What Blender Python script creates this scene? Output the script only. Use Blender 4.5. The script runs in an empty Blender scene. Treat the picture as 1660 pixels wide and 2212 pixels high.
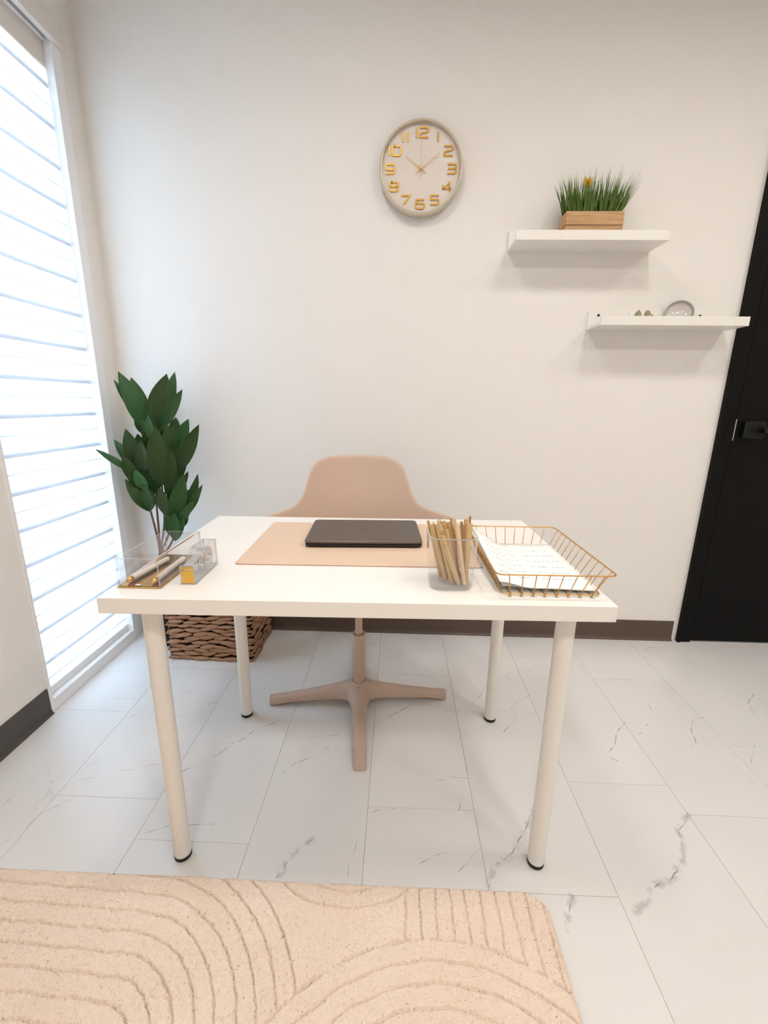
import bpy, bmesh, math, random
from mathutils import Vector, Matrix
random.seed(7)
sc = bpy.context.scene
col = sc.collection

# ------------------------------------------------------------------ camera
cam_d = bpy.data.cameras.new('camera')
cam = bpy.data.objects.new('camera', cam_d); col.objects.link(cam)
cam_d.sensor_fit = 'HORIZONTAL'; cam_d.sensor_width = 36.0
cam_d.lens = 36.0 * 935.9 / 1660.0
cam_d.clip_start = 0.02
_r = Vector((0.9994, 0.0336, 0.0129)); _f = Vector((-0.0294, 0.9690, -0.2454)).normalized()
_d = _f.cross(_r).normalized(); _r = _d.cross(_f).normalized()
_m = Matrix((_r, -_d, -_f)).transposed().to_4x4()
_m.translation = Vector((0.5855, -0.7615, 1.1083))
cam.matrix_world = _m
sc.camera = cam

# ------------------------------------------------------------------ world, light, exposure
SKY = 29.0
LAMP = 7.5
w = bpy.data.worlds.new('sky'); sc.world = w; w.use_nodes = True
wn = w.node_tree; wn.nodes.clear()
wo = wn.nodes.new('ShaderNodeOutputWorld'); wb = wn.nodes.new('ShaderNodeBackground')
wb.inputs['Color'].default_value = (0.60, 0.80, 1.0, 1); wb.inputs['Strength'].default_value = SKY
wn.links.new(wb.outputs[0], wo.inputs[0])
vs = sc.view_settings
vs.view_transform = 'Standard'; vs.look = 'None'; vs.gamma = 1.0; vs.use_curve_mapping = False
vs.exposure = 0.11
cy = sc.cycles
cy.use_denoising = True
cy.use_adaptive_sampling = True; cy.adaptive_threshold = 0.08; cy.adaptive_min_samples = 16
cy.max_bounces = 6; cy.diffuse_bounces = 4; cy.glossy_bounces = 3; cy.transmission_bounces = 4
cy.transparent_max_bounces = 10; cy.use_light_tree = False
cy.caustics_reflective = False; cy.caustics_refractive = False
cy.sample_clamp_indirect = 40.0

YW = 1.185            # inner face of the back wall
XL = -0.652           # inner face of the window wall
XR = 3.60; YB = -3.00; ZC = 2.72

# ------------------------------------------------------------------ helpers
def lin(c):
    return tuple((x/12.92 if x <= 0.04045 else ((x+0.055)/1.055)**2.4) for x in c)
def rgb(r, g, b):
    return lin((r/255, g/255, b/255)) + (1.0,)

def mat(name, color, rough=0.5, metal=0.0, spec=0.5, var=0.04, scale=12.0, bump=0.0, bscale=200.0, sheen=0.0, coords='Object'):
    m = bpy.data.materials.new(name); m.use_nodes = True
    nt = m.node_tree; b = nt.nodes['Principled BSDF']
    tc = nt.nodes.new('ShaderNodeTexCoord')
    n = nt.nodes.new('ShaderNodeTexNoise'); n.inputs['Scale'].default_value = scale; n.inputs['Detail'].default_value = 4
    nt.links.new(tc.outputs[coords], n.inputs['Vector'])
    mx = nt.nodes.new('ShaderNodeMix'); mx.data_type = 'RGBA'
    c = color
    mx.inputs[6].default_value = tuple(x*(1-var) for x in c[:3]) + (1,)
    mx.inputs[7].default_value = tuple(min(1, x*(1+var)) for x in c[:3]) + (1,)
    nt.links.new(n.outputs['Fac'], mx.inputs[0]); nt.links.new(mx.outputs[2], b.inputs['Base Color'])
    b.inputs['Roughness'].default_value = rough; b.inputs['Metallic'].default_value = metal
    b.inputs['Specular IOR Level'].default_value = spec
    if sheen: b.inputs['Sheen Weight'].default_value = sheen
    if bump:
        n2 = nt.nodes.new('ShaderNodeTexNoise'); n2.inputs['Scale'].default_value = bscale; n2.inputs['Detail'].default_value = 3
        nt.links.new(tc.outputs[coords], n2.inputs['Vector'])
        bp = nt.nodes.new('ShaderNodeBump'); bp.inputs['Strength'].default_value = bump; bp.inputs['Distance'].default_value = 0.002
        nt.links.new(n2.outputs['Fac'], bp.inputs['Height']); nt.links.new(bp.outputs[0], b.inputs['Normal'])
    return m

def clear_mat(name, tint=(0.97, 0.975, 0.98), refl=1.0, haze=0.0, ior=1.45):
    m = bpy.data.materials.new(name); m.use_nodes = True
    nt = m.node_tree; nt.nodes.clear()
    o = nt.nodes.new('ShaderNodeOutputMaterial')
    tr = nt.nodes.new('ShaderNodeBsdfTransparent'); tr.inputs[0].default_value = tint + (1,)
    gl = nt.nodes.new('ShaderNodeBsdfGlossy'); gl.inputs['Roughness'].default_value = 0.03
    gl.inputs[0].default_value = (refl, refl, refl, 1)
    lw = nt.nodes.new('ShaderNodeLayerWeight'); lw.inputs['Blend'].default_value = 0.5
    pw = nt.nodes.new('ShaderNodeMath'); pw.operation = 'POWER'; pw.inputs[1].default_value = 4.0
    fr = nt.nodes.new('ShaderNodeMath'); fr.operation = 'MULTIPLY_ADD'; fr.inputs[1].default_value = 0.75; fr.inputs[2].default_value = 0.03; fr.use_clamp = True
    nt.links.new(lw.outputs['Facing'], pw.inputs[0]); nt.links.new(pw.outputs[0], fr.inputs[0])
    mx = nt.nodes.new('ShaderNodeMixShader')
    nt.links.new(fr.outputs[0], mx.inputs[0]); nt.links.new(tr.outputs[0], mx.inputs[1]); nt.links.new(gl.outputs[0], mx.inputs[2])
    out = mx
    if haze:
        df = nt.nodes.new('ShaderNodeBsdfDiffuse'); df.inputs[0].default_value = (0.75, 0.76, 0.78, 1)
        m2 = nt.nodes.new('ShaderNodeMixShader'); m2.inputs[0].default_value = haze
        nt.links.new(mx.outputs[0], m2.inputs[1]); nt.links.new(df.outputs[0], m2.inputs[2]); out = m2
    nt.links.new(out.outputs[0], o.inputs[0])
    return m

def obj(name, bm, m, parent=None, smooth=False, loc=None, sharp=None):
    me = bpy.data.meshes.new(name)
    bmesh.ops.recalc_face_normals(bm, faces=bm.faces)
    if smooth:
        for f in bm.faces: f.smooth = True
        if sharp is not None:
            for e in bm.edges:
                if len(e.link_faces) == 2 and e.calc_face_angle(0) > sharp: e.smooth = False
    bm.to_mesh(me); bm.free()
    for mm in (m if isinstance(m, (list, tuple)) else [m]): me.materials.append(mm)
    o = bpy.data.objects.new(name, me); col.objects.link(o)
    if parent is not None: o.parent = parent
    if loc is not None: o.location = loc
    return o

def empty(name, loc=(0, 0, 0), rz=0.0):
    o = bpy.data.objects.new(name, None); col.objects.link(o)
    o.location = loc; o.rotation_euler = (0, 0, rz); o.empty_display_size = 0.05
    return o

def tag(o, label, cat, group=None):
    o['label'] = label; o['category'] = cat
    if group: o['group'] = group
    return o

def struct(o, label=None):
    o['kind'] = 'structure'
    if label: o['label'] = label
    return o

def box(bm, x0, x1, y0, y1, z0, z1, bev=0.0, seg=2, mi=0):
    r = bmesh.ops.create_cube(bm, size=1.0)
    vv = r['verts']
    for v in vv:
        v.co = Vector(((x0+x1)/2 + v.co.x*(x1-x0), (y0+y1)/2 + v.co.y*(y1-y0), (z0+z1)/2 + v.co.z*(z1-z0)))
    fs = set(f for v in vv for f in v.link_faces)
    for f in fs: f.material_index = mi
    if bev:
        es = list(set(e for v in vv for e in v.link_edges))
        bmesh.ops.bevel(bm, geom=es, offset=bev, segments=seg, profile=0.5, affect='EDGES')
    return bm
def boxb(*a, **k):
    return box(bmesh.new(), *a, **k)

def frame_of(d):
    d = d.normalized()
    up = Vector((0, 0, 1)) if abs(d.z) < 0.9 else Vector((0, 1, 0))
    x = d.cross(up).normalized(); y = d.cross(x).normalized()
    return x, y

def tube(bm, pts, r, seg=8, closed=False, cap=True, mi=0):
    pts = [Vector(p) for p in pts]; n = len(pts)
    rr = r if isinstance(r, (list, tuple)) else [r]*n
    rings = []; px = None
    for i, p in enumerate(pts):
        if closed: d = pts[(i+1) % n] - pts[i-1]
        else: d = pts[min(i+1, n-1)] - pts[max(i-1, 0)]
        d.normalize()
        if px is None: x, y = frame_of(d)
        else:
            x = (px - d*px.dot(d)).normalized(); y = d.cross(x).normalized()
        px = x
        rings.append([bm.verts.new(p + (x*math.cos(2*math.pi*k/seg) + y*math.sin(2*math.pi*k/seg))*rr[i]) for k in range(seg)])
    for i in range(n if closed else n-1):
        a, b = rings[i], rings[(i+1) % n]
        for k in range(seg):
            f = bm.faces.new((a[k], a[(k+1) % seg], b[(k+1) % seg], b[k])); f.material_index = mi
    if cap and not closed:
        bm.faces.new(rings[0]).material_index = mi; bm.faces.new(rings[-1]).material_index = mi
    return bm

def lathe(bm, prof, seg=32, axis='Z', c=(0, 0, 0), cap0=False, cap1=False):
    # prof: list of (radius, height) ; axis Z up or Y (height along -Y, i.e. out of a wall)
    c = Vector(c); rings = []
    for r, h in prof:
        ring = []
        for k in range(seg):
            a = 2*math.pi*k/seg
            if axis == 'Z': p = Vector((r*math.cos(a), r*math.sin(a), h))
            else: p = Vector((r*math.cos(a), -h, r*math.sin(a)))
            ring.append(bm.verts.new(c + p))
        rings.append(ring)
    for i in range(len(rings)-1):
        for k in range(seg):
            bm.faces.new((rings[i][k], rings[i][(k+1) % seg], rings[i+1][(k+1) % seg], rings[i+1][k]))
    if cap0: bm.faces.new(rings[0])
    if cap1: bm.faces.new(rings[-1])
    return bm

def prism(bm, poly, h0, h1, plane='XY', mi=0):
    def P(a, b, h):
        return {'XY': (a, b, h), 'XZ': (a, h, b), 'YZ': (h, a, b)}[plane]
    lo = [bm.verts.new(P(a, b, h0)) for a, b in poly]; hi = [bm.verts.new(P(a, b, h1)) for a, b in poly]
    n = len(poly)
    for f in [bm.faces.new(lo), bm.faces.new(hi)] + [bm.faces.new((lo[i], lo[(i+1) % n], hi[(i+1) % n], hi[i])) for i in range(n)]:
        f.material_index = mi
    return bm

def rrect(x0, x1, y0, y1, r, seg=6):
    pts = []
    for cx, cy_, a0 in ((x1-r, y1-r, 0), (x0+r, y1-r, 90), (x0+r, y0+r, 180), (x1-r, y0+r, 270)):
        for k in range(seg+1):
            a = math.radians(a0 + 90*k/seg); pts.append((cx + r*math.cos(a), cy_ + r*math.sin(a)))
    return pts

def loft(bm, rings, cap0=True, cap1=True):
    R = [[bm.verts.new(p) for p in ring] for ring in rings]; n = len(R[0])
    for i in range(len(R)-1):
        for k in range(n): bm.faces.new((R[i][k], R[i][(k+1) % n], R[i+1][(k+1) % n], R[i+1][k]))
    if cap0: bm.faces.new(R[0])
    if cap1: bm.faces.new(R[-1])
    return bm

def sstep(a, b, x):
    t = max(0.0, min(1.0, (x-a)/(b-a))); return t*t*(3-2*t)
VEINS=[(1,[(-0.635,0.742),(-0.565,0.795),(-0.485,0.839)]),
(0.7,[(-0.369,0.840),(-0.338,0.879)]),
(1,[(-0.528,0.610),(-0.473,0.631),(-0.388,0.632),(-0.368,0.666)]),
(1.2,[(-0.374,0.527),(-0.347,0.554),(-0.302,0.571)]),
(2,[(-0.059,0.308),(-0.022,0.344),(0.025,0.387),(0.073,0.439),(0.098,0.490),(0.119,0.510)]),
(0.8,[(-0.254,0.308),(-0.206,0.318),(-0.143,0.338)]),
(1,[(-0.336,0.273),(-0.309,0.288)]),
(1.3,[(-0.412,0.071),(-0.385,0.097),(-0.379,0.130),(-0.378,0.160),(-0.342,0.193),(-0.314,0.217)]),
(1.2,[(-0.080,0.108),(-0.050,0.121),(-0.009,0.140),(0.052,0.145),(0.109,0.152)]),
(1.4,[(-0.505,0.173),(-0.498,0.196)]),
(1.2,[(-0.254,0.631),(-0.243,0.668),(-0.203,0.701)]),
(1.2,[(-0.199,0.541),(-0.141,0.580),(-0.077,0.637)]),
(1,[(-0.094,0.671),(-0.090,0.707)]),
(1.2,[(0.166,0.170),(0.193,0.193)]),
(1.6,[(0.052,0.427),(0.081,0.439),(0.103,0.493),(0.163,0.529),(0.210,0.582),(0.248,0.634)]),
(1.6,[(0.256,0.319),(0.283,0.362),(0.319,0.380),(0.360,0.406),(0.379,0.433)]),
(1,[(0.228,0.450),(0.267,0.465),(0.334,0.474),(0.412,0.489)]),
(5,[(0.314,0.020),(0.330,0.044),(0.342,0.081),(0.362,0.105),(0.385,0.122)]),
(1.2,[(0.499,0.120),(0.497,0.092),(0.487,0.055),(0.484,0.027)]),
(2,[(0.526,0.559),(0.565,0.578),(0.614,0.615),(0.645,0.644),(0.655,0.678)]),
(0.8,[(0.691,0.277),(0.709,0.310),(0.772,0.334),(0.817,0.330),(0.823,0.367)]),
(1.2,[(0.808,0.271),(0.790,0.248),(0.777,0.219)]),
(1.2,[(0.662,0.074),(0.692,0.090),(0.740,0.098)]),
(1.4,[(0.819,0.115),(0.793,0.088),(0.764,0.063),(0.742,0.048)]),
(1.6,[(0.540,0.203),(0.561,0.212),(0.594,0.218)]),
(3.5,[(1.006,0.256),(0.955,0.183),(0.903,0.112),(0.845,0.068),(0.819,0.025)]),
(3.5,[(1.422,0.238),(1.366,0.189),(1.336,0.120),(1.275,0.066),(1.204,0.030),(1.177,-0.002),(1.145,-0.008)]),
(2,[(1.427,0.601),(1.371,0.547),(1.342,0.487),(1.282,0.439),(1.309,0.419)]),
(1.2,[(1.577,0.724),(1.549,0.652),(1.504,0.584),(1.444,0.540)]),
(2,[(1.734,0.638),(1.676,0.614),(1.637,0.559),(1.619,0.510),(1.579,0.480)]),
(1.8,[(2.022,0.785),(1.955,0.719),(1.933,0.659)]),
(1.4,[(1.816,0.510),(1.765,0.453),(1.735,0.422)]),
(1.2,[(1.925,1.156),(1.893,1.046),(1.926,0.974)]),
(1,[(1.745,1.073),(1.831,1.123),(1.882,1.126)]),
(1,[(1.134,0.878),(1.203,0.927),(1.280,0.939)]),
(1.1,[(1.445,0.836),(1.514,0.854),(1.564,0.849)]),
(1.3,[(0.967,0.804),(0.926,0.716),(0.870,0.647)]),
(1.5,[(1.127,0.733),(1.057,0.686),(1.019,0.642)]),
(2,[(1.043,0.632),(1.023,0.582),(0.974,0.532)]),
(1,[(0.838,0.924),(0.967,0.947),(1.107,0.987)]),
(3,[(1.013,0.013),(0.994,-0.018),(0.976,-0.048)]),
(1.2,[(-0.018,1.064),(0.041,1.117),(0.122,1.162)]),
(1,[(0.077,0.941),(0.122,0.960),(0.216,0.963)]),
(1,[(0.502,1.049),(0.538,1.100)]),
(1.2,[(0.533,0.922),(0.570,0.953),(0.665,1.007)]),
(1,[(0.473,0.852),(0.510,0.903)]),
(1,[(0.588,0.791),(0.624,0.826),(0.652,0.836),(0.742,0.836)]),
(1,[(0.385,0.785),(0.408,0.827)])]
LEAVES=[((-0.464,1.040,0.987),(-0.562,1.020,1.178),0.041),
((-0.456,1.020,0.988),(-0.520,0.990,1.207),0.071),
((-0.470,1.060,1.001),(-0.520,1.070,1.190),0.069),
((-0.410,1.020,0.981),(-0.351,1.030,1.202),0.090),
((-0.435,1.060,0.994),(-0.412,1.090,1.184),0.058),
((-0.380,1.070,1.040),(-0.346,1.090,1.215),0.046),
((-0.389,1.020,0.997),(-0.279,1.000,1.144),0.048),
((-0.382,1.080,0.963),(-0.367,1.100,1.033),0.043),
((-0.510,1.020,0.811),(-0.528,1.000,0.986),0.065),
((-0.525,1.040,0.816),(-0.614,1.050,0.939),0.043),
((-0.483,1.000,0.803),(-0.455,0.970,0.947),0.049),
((-0.516,0.980,0.821),(-0.608,0.920,0.913),0.026),
((-0.483,0.980,0.740),(-0.526,0.950,0.889),0.049),
((-0.402,0.970,0.944),(-0.407,0.960,1.047),0.033),
((-0.392,0.970,0.771),(-0.371,0.940,1.001),0.082),
((-0.352,1.000,0.894),(-0.353,0.990,1.010),0.060),
((-0.364,1.030,0.890),(-0.280,1.030,1.029),0.057),
((-0.362,1.000,0.805),(-0.217,0.980,1.009),0.064),
((-0.367,0.960,0.739),(-0.316,0.940,0.916),0.045),
((-0.459,0.980,0.654),(-0.525,0.950,0.788),0.046),
((-0.496,1.020,0.732),(-0.583,1.020,0.843),0.043),
((-0.442,0.960,0.663),(-0.446,0.930,0.772),0.038),
((-0.460,1.000,0.657),(-0.476,1.010,0.746),0.043),
((-0.454,0.970,0.743),(-0.481,0.950,0.830),0.042),
((-0.376,0.950,0.647),(-0.377,0.930,0.762),0.042),
((-0.389,0.980,0.643),(-0.386,0.980,0.734),0.035),
((-0.357,0.980,0.608),(-0.282,0.950,0.811),0.065),
((-0.332,1.020,0.655),(-0.267,1.040,0.799),0.035),
((-0.330,1.000,0.623),(-0.233,1.000,0.761),0.035),
((-0.334,0.980,0.600),(-0.258,0.970,0.702),0.035),
((-0.346,1.040,0.731),(-0.316,1.060,0.808),0.024),
((-0.346,0.950,0.536),(-0.326,0.930,0.657),0.042),
((-0.354,0.970,0.529),(-0.308,0.970,0.627),0.039),
((-0.381,0.970,0.557),(-0.361,0.960,0.661),0.039),
((-0.385,1.010,0.672),(-0.323,1.000,0.798),0.043),
((-0.529,1.080,0.781),(-0.542,1.100,0.959),0.060),
((-0.518,1.090,0.780),(-0.505,1.110,0.978),0.076),
((-0.468,1.060,0.684),(-0.491,1.080,0.790),0.048),
((-0.496,1.070,0.702),(-0.478,1.090,0.801),0.061),
((-0.425,1.070,0.744),(-0.449,1.090,0.882),0.064),
((-0.407,1.080,0.844),(-0.391,1.100,0.977),0.068),
((-0.373,1.060,0.767),(-0.334,1.080,0.924),0.063),
((-0.377,1.060,0.685),(-0.393,1.080,0.784),0.060),
((-0.466,1.070,0.884),(-0.475,1.090,1.030),0.059),
((-0.559,1.080,0.833),(-0.579,1.100,0.895),0.036),
((-0.398,1.060,0.643),(-0.330,1.080,0.723),0.045),
((-0.491,1.050,0.971),(-0.512,1.070,1.053),0.046),
((-0.436,1.000,0.930),(-0.449,0.990,1.027),0.041),
((-0.498,1.030,0.888),(-0.496,1.030,0.964),0.039),
((-0.473,1.030,0.830),(-0.475,1.020,0.928),0.046),
((-0.430,1.020,0.813),(-0.434,1.010,0.929),0.054),
((-0.410,1.050,0.926),(-0.412,1.060,1.024),0.050),
((-0.390,1.020,0.891),(-0.330,1.010,1.005),0.046),
((-0.365,1.050,0.829),(-0.308,1.060,0.965),0.047),
((-0.384,1.020,0.734),(-0.338,1.010,0.855),0.047),
((-0.449,1.020,0.725),(-0.463,1.010,0.821),0.043),
((-0.465,1.000,0.756),(-0.490,0.990,0.824),0.039),
((-0.372,1.030,0.668),(-0.335,1.020,0.743),0.039),
((-0.378,1.000,0.585),(-0.366,0.990,0.685),0.039),
((-0.357,1.010,0.566),(-0.312,1.010,0.649),0.036)]
STEMS=[[(-0.458,1.030,0.988),(-0.460,1.060,0.885),(-0.454,1.030,0.690),(-0.459,1.030,0.533),(-0.466,1.030,0.447)],
[(-0.416,1.030,0.981),(-0.436,1.060,0.846),(-0.408,1.000,0.638),(-0.433,1.020,0.545),(-0.462,1.030,0.447)],
[(-0.510,1.020,0.811),(-0.484,1.000,0.736),(-0.456,0.980,0.658),(-0.458,1.010,0.535),(-0.466,1.030,0.447)],
[(-0.368,1.030,0.890),(-0.382,1.040,0.771),(-0.374,1.000,0.659),(-0.392,0.990,0.551),(-0.458,1.030,0.447)],
[(-0.357,0.980,0.608),(-0.366,0.980,0.542),(-0.416,1.010,0.472),(-0.455,1.030,0.438)]]
PENS=[((0.6860,0.1300,0.7399),(0.6570,0.1350,0.8600)),
((0.6948,0.1115,0.7399),(0.6583,0.1213,0.8690)),
((0.7068,0.1006,0.7399),(0.6701,0.1127,0.8730)),
((0.7184,0.0914,0.7399),(0.6746,0.0874,0.8550)),
((0.7099,0.1271,0.7399),(0.6834,0.1421,0.8710)),
((0.7224,0.1215,0.7399),(0.6950,0.1343,0.8710)),
((0.7306,0.0874,0.7399),(0.7090,0.1150,0.8750)),
((0.7333,0.1148,0.7399),(0.7170,0.1264,0.8600)),
((0.7345,0.1424,0.7399),(0.7373,0.1474,0.8730)),
((0.7339,0.1010,0.7399),(0.7388,0.1182,0.8740)),
((0.7215,0.1360,0.7399),(0.7072,0.1546,0.8500)),
((0.7195,0.1082,0.7399),(0.6869,0.1180,0.8600)),
((0.7345,0.1287,0.7399),(0.7295,0.1338,0.8660))]

# ------------------------------------------------------------------ materials
M = {}
M['wall'] = mat('wall_paint', rgb(240, 236, 231), 0.85, spec=0.2, var=0.012, scale=3, bump=0.12, bscale=320)
M['ceil'] = mat('ceiling_paint', rgb(240, 238, 234), 0.9, spec=0.2, var=0.01)
M['base_brown'] = mat('vinyl_base_brown', rgb(92, 77, 68), 0.45, spec=0.4, var=0.05, scale=6)
M['base_grey'] = mat('vinyl_base_grey', rgb(80, 77, 75), 0.45, spec=0.4, var=0.05, scale=6)
M['grout'] = mat('joint_filler', rgb(196, 193, 190), 0.9, var=0.05)
M['white_frame'] = mat('white_vinyl_frame', rgb(243, 243, 244), 0.35, spec=0.5, var=0.01)
M['cassette'] = mat('cassette_cream', rgb(226, 219, 212), 0.5, var=0.01)
M['white_lac'] = mat('white_lacquer', rgb(240, 236, 230), 0.32, spec=0.5, var=0.008)
M['desk_top'] = mat('desk_white', rgb(246, 242, 236), 0.30, spec=0.5, var=0.008)
M['leg'] = mat('powder_white', rgb(238, 233, 226), 0.33, spec=0.5, var=0.01)
M['rubber'] = mat('black_rubber', rgb(14, 14, 15), 0.6, var=0.1)
M['black_door'] = mat('black_paint', rgb(9, 8, 8), 0.55, spec=0.16, var=0.08, scale=4)
M['black_metal'] = mat('black_metal', rgb(9, 9, 9), 0.5, metal=0.3, var=0.1)
M['steel'] = mat('brushed_steel', rgb(190, 192, 195), 0.3, metal=1.0, var=0.05)
M['gold'] = mat('polished_gold', rgb(226, 172, 84), 0.22, metal=1.0, var=0.05)
M['gold_wire'] = mat('brass_wire', rgb(205, 160, 98), 0.3, metal=0.85, var=0.06)
M['gold_num'] = mat('gold_numeral', rgb(228, 172, 62), 0.35, metal=0.55, var=0.05)
M['champagne'] = mat('champagne_frame', rgb(214, 203, 184), 0.32, metal=0.55, var=0.03)
M['clock_face'] = mat('clock_face', rgb(252, 241, 231), 0.6, var=0.01)
M['chair'] = mat('chair_polypropylene', rgb(208, 182, 162), 0.5, spec=0.35, var=0.03, bump=0.08, bscale=600)
M['chair_base'] = mat('chair_base_plastic', rgb(196, 172, 156), 0.42, spec=0.4, var=0.03)
M['mat'] = mat('desk_mat_leatherette', rgb(227, 199, 174), 0.55, spec=0.35, var=0.02, bump=0.1, bscale=700)
M['mat_edge'] = mat('desk_mat_backing', rgb(176, 120, 96), 0.7, var=0.05)
M['laptop'] = mat('laptop_lid', rgb(104, 94, 87), 0.38, metal=0.55, spec=0.5, var=0.03)
M['laptop_dark'] = mat('laptop_dark', rgb(22, 21, 21), 0.45, var=0.1)
M['kraft'] = mat('kraft_paper', rgb(218, 190, 148), 0.75, var=0.12, scale=60)
M['kraft2'] = mat('kraft_cap', rgb(216, 180, 126), 0.7, var=0.12, scale=60)
M['kraft3'] = mat('kraft_pale', rgb(230, 200, 164), 0.75, var=0.12, scale=60)
M['cream'] = mat('cream_enamel', rgb(236, 222, 204), 0.4, var=0.02)
M['tape'] = mat('tape_core', rgb(232, 232, 230), 0.4, var=0.02)
M['gold_plate'] = mat('gold_plate', rgb(232, 182, 78), 0.35, metal=0.5, var=0.04)
M['strand'] = mat('water_hyacinth', rgb(172, 130, 98), 0.65, var=0.38, scale=30, bump=0.5, bscale=180)
M['basket_dark'] = mat('basket_core', rgb(40, 28, 20), 0.9, var=0.2)
M['pot'] = mat('black_pot', rgb(12, 12, 13), 0.5, var=0.1)
M['soil'] = mat('soil', rgb(44, 33, 24), 0.95, var=0.3, scale=80)
M['stem'] = mat('stem_brown', rgb(110, 66, 48), 0.6, var=0.3, scale=25)
M['grass'] = mat('grass_blade', rgb(78, 106, 28), 0.45, var=0.5, scale=40)
M['flower'] = mat('yellow_petal', rgb(236, 186, 30), 0.6, var=0.1)
M['ceramic'] = mat('glazed_ceramic', rgb(214, 208, 203), 0.12, spec=0.6, var=0.02)
M['ceramic_rim_shade'] = mat('grey_rim_and_shade', rgb(170, 163, 158), 0.3, spec=0.5, var=0.03)
M['stone'] = mat('olive_stone', rgb(150, 141, 112), 0.6, var=0.15, scale=90)
M['acrylic'] = clear_mat('clear_acrylic', (0.965, 0.965, 0.97), haze=0.025)
M['acrylic_edge'] = clear_mat('acrylic_edge', (0.80, 0.79, 0.78), haze=0.35)
M['acrylic_base'] = clear_mat('acrylic_base', (0.93, 0.93, 0.93), haze=0.06)
M['glass'] = clear_mat('window_glass', (0.93, 0.95, 0.95))
M['clock_glass'] = clear_mat('clock_glass', (0.985, 0.985, 0.985), refl=0.5)
M['diffuser'] = None

def wood_mat():
    m = bpy.data.materials.new('pale_wood'); m.use_nodes = True
    nt = m.node_tree; b = nt.nodes['Principled BSDF']; b.inputs['Roughness'].default_value = 0.6
    tc = nt.nodes.new('ShaderNodeTexCoord'); mp = nt.nodes.new('ShaderNodeMapping'); mp.inputs['Scale'].default_value = (4, 30, 60)
    n = nt.nodes.new('ShaderNodeTexNoise'); n.inputs['Scale'].default_value = 2.2; n.inputs['Detail'].default_value = 6; n.inputs['Distortion'].default_value = 0.6
    cr = nt.nodes.new('ShaderNodeValToRGB')
    cr.color_ramp.elements[0].position = 0.3; cr.color_ramp.elements[0].color = rgb(176, 132, 88)
    cr.color_ramp.elements[1].position = 0.7; cr.color_ramp.elements[1].color = rgb(208, 168, 124)
    nt.links.new(tc.outputs['Object'], mp.inputs[0]); nt.links.new(mp.outputs[0], n.inputs['Vector'])
    nt.links.new(n.outputs['Fac'], cr.inputs[0]); nt.links.new(cr.outputs[0], b.inputs['Base Color'])
    return m
M['wood'] = wood_mat()

def leaf_mat():
    m = bpy.data.materials.new('dracaena_leaf'); m.use_nodes = True
    nt = m.node_tree; b = nt.nodes['Principled BSDF']
    b.inputs['Roughness'].default_value = 0.45; b.inputs['Specular IOR Level'].default_value = 0.4
    tc = nt.nodes.new('ShaderNodeTexCoord')
    mp = nt.nodes.new('ShaderNodeMapping'); mp.inputs['Scale'].default_value = (16, 0.8, 1)
    n = nt.nodes.new('ShaderNodeTexNoise'); n.inputs['Scale'].default_value = 2; n.inputs['Detail'].default_value = 2
    nt.links.new(tc.outputs['UV'], mp.inputs[0]); nt.links.new(mp.outputs[0], n.inputs['Vector'])
    oi = nt.nodes.new('ShaderNodeObjectInfo')
    cr = nt.nodes.new('ShaderNodeValToRGB')
    cr.color_ramp.elements[0].position = 0.25; cr.color_ramp.elements[0].color = rgb(28, 62, 30)
    cr.color_ramp.elements[1].position = 0.75; cr.color_ramp.elements[1].color = rgb(62, 98, 48)
    nt.links.new(n.outputs['Fac'], cr.inputs[0])
    hs = nt.nodes.new('ShaderNodeHueSaturation'); nt.links.new(cr.outputs[0], hs.inputs['Color'])
    mr = nt.nodes.new('ShaderNodeMapRange'); mr.inputs[3].default_value = 0.7; mr.inputs[4].default_value = 1.25
    nt.links.new(oi.outputs['Random'], mr.inputs[0]); nt.links.new(mr.outputs[0], hs.inputs['Value'])
    mr2 = nt.nodes.new('ShaderNodeMapRange'); mr2.inputs[3].default_value = 0.48; mr2.inputs[4].default_value = 0.53
    nt.links.new(oi.outputs['Random'], mr2.inputs[0]); nt.links.new(mr2.outputs[0], hs.inputs['Hue'])
    nt.links.new(hs.outputs[0], b.inputs['Base Color'])
    return m
M['leaf'] = leaf_mat()

def fabric_mat():
    m = bpy.data.materials.new('blind_fabric'); m.use_nodes = True
    nt = m.node_tree; nt.nodes.clear()
    o = nt.nodes.new('ShaderNodeOutputMaterial')
    d = nt.nodes.new('ShaderNodeBsdfDiffuse'); d.inputs[0].default_value = (0.55, 0.55, 0.57, 1)
    t = nt.nodes.new('ShaderNodeBsdfTranslucent')
    tc = nt.nodes.new('ShaderNodeTexCoord')
    n = nt.nodes.new('ShaderNodeTexNoise'); n.inputs['Scale'].default_value = 260; n.inputs['Detail'].default_value = 2
    mx = nt.nodes.new('ShaderNodeMix'); mx.data_type = 'RGBA'
    mx.inputs[6].default_value = (0.80, 0.80, 0.84, 1); mx.inputs[7].default_value = (0.88, 0.88, 0.91, 1)
    nt.links.new(tc.outputs['Object'], n.inputs['Vector']); nt.links.new(n.outputs['Fac'], mx.inputs[0]); nt.links.new(mx.outputs[2], t.inputs[0])
    s = nt.nodes.new('ShaderNodeMixShader'); s.inputs[0].default_value = 0.16
    nt.links.new(d.outputs[0], s.inputs[1]); nt.links.new(t.outputs[0], s.inputs[2]); nt.links.new(s.outputs[0], o.inputs[0])
    return m
M['fabric'] = fabric_mat()

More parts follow.
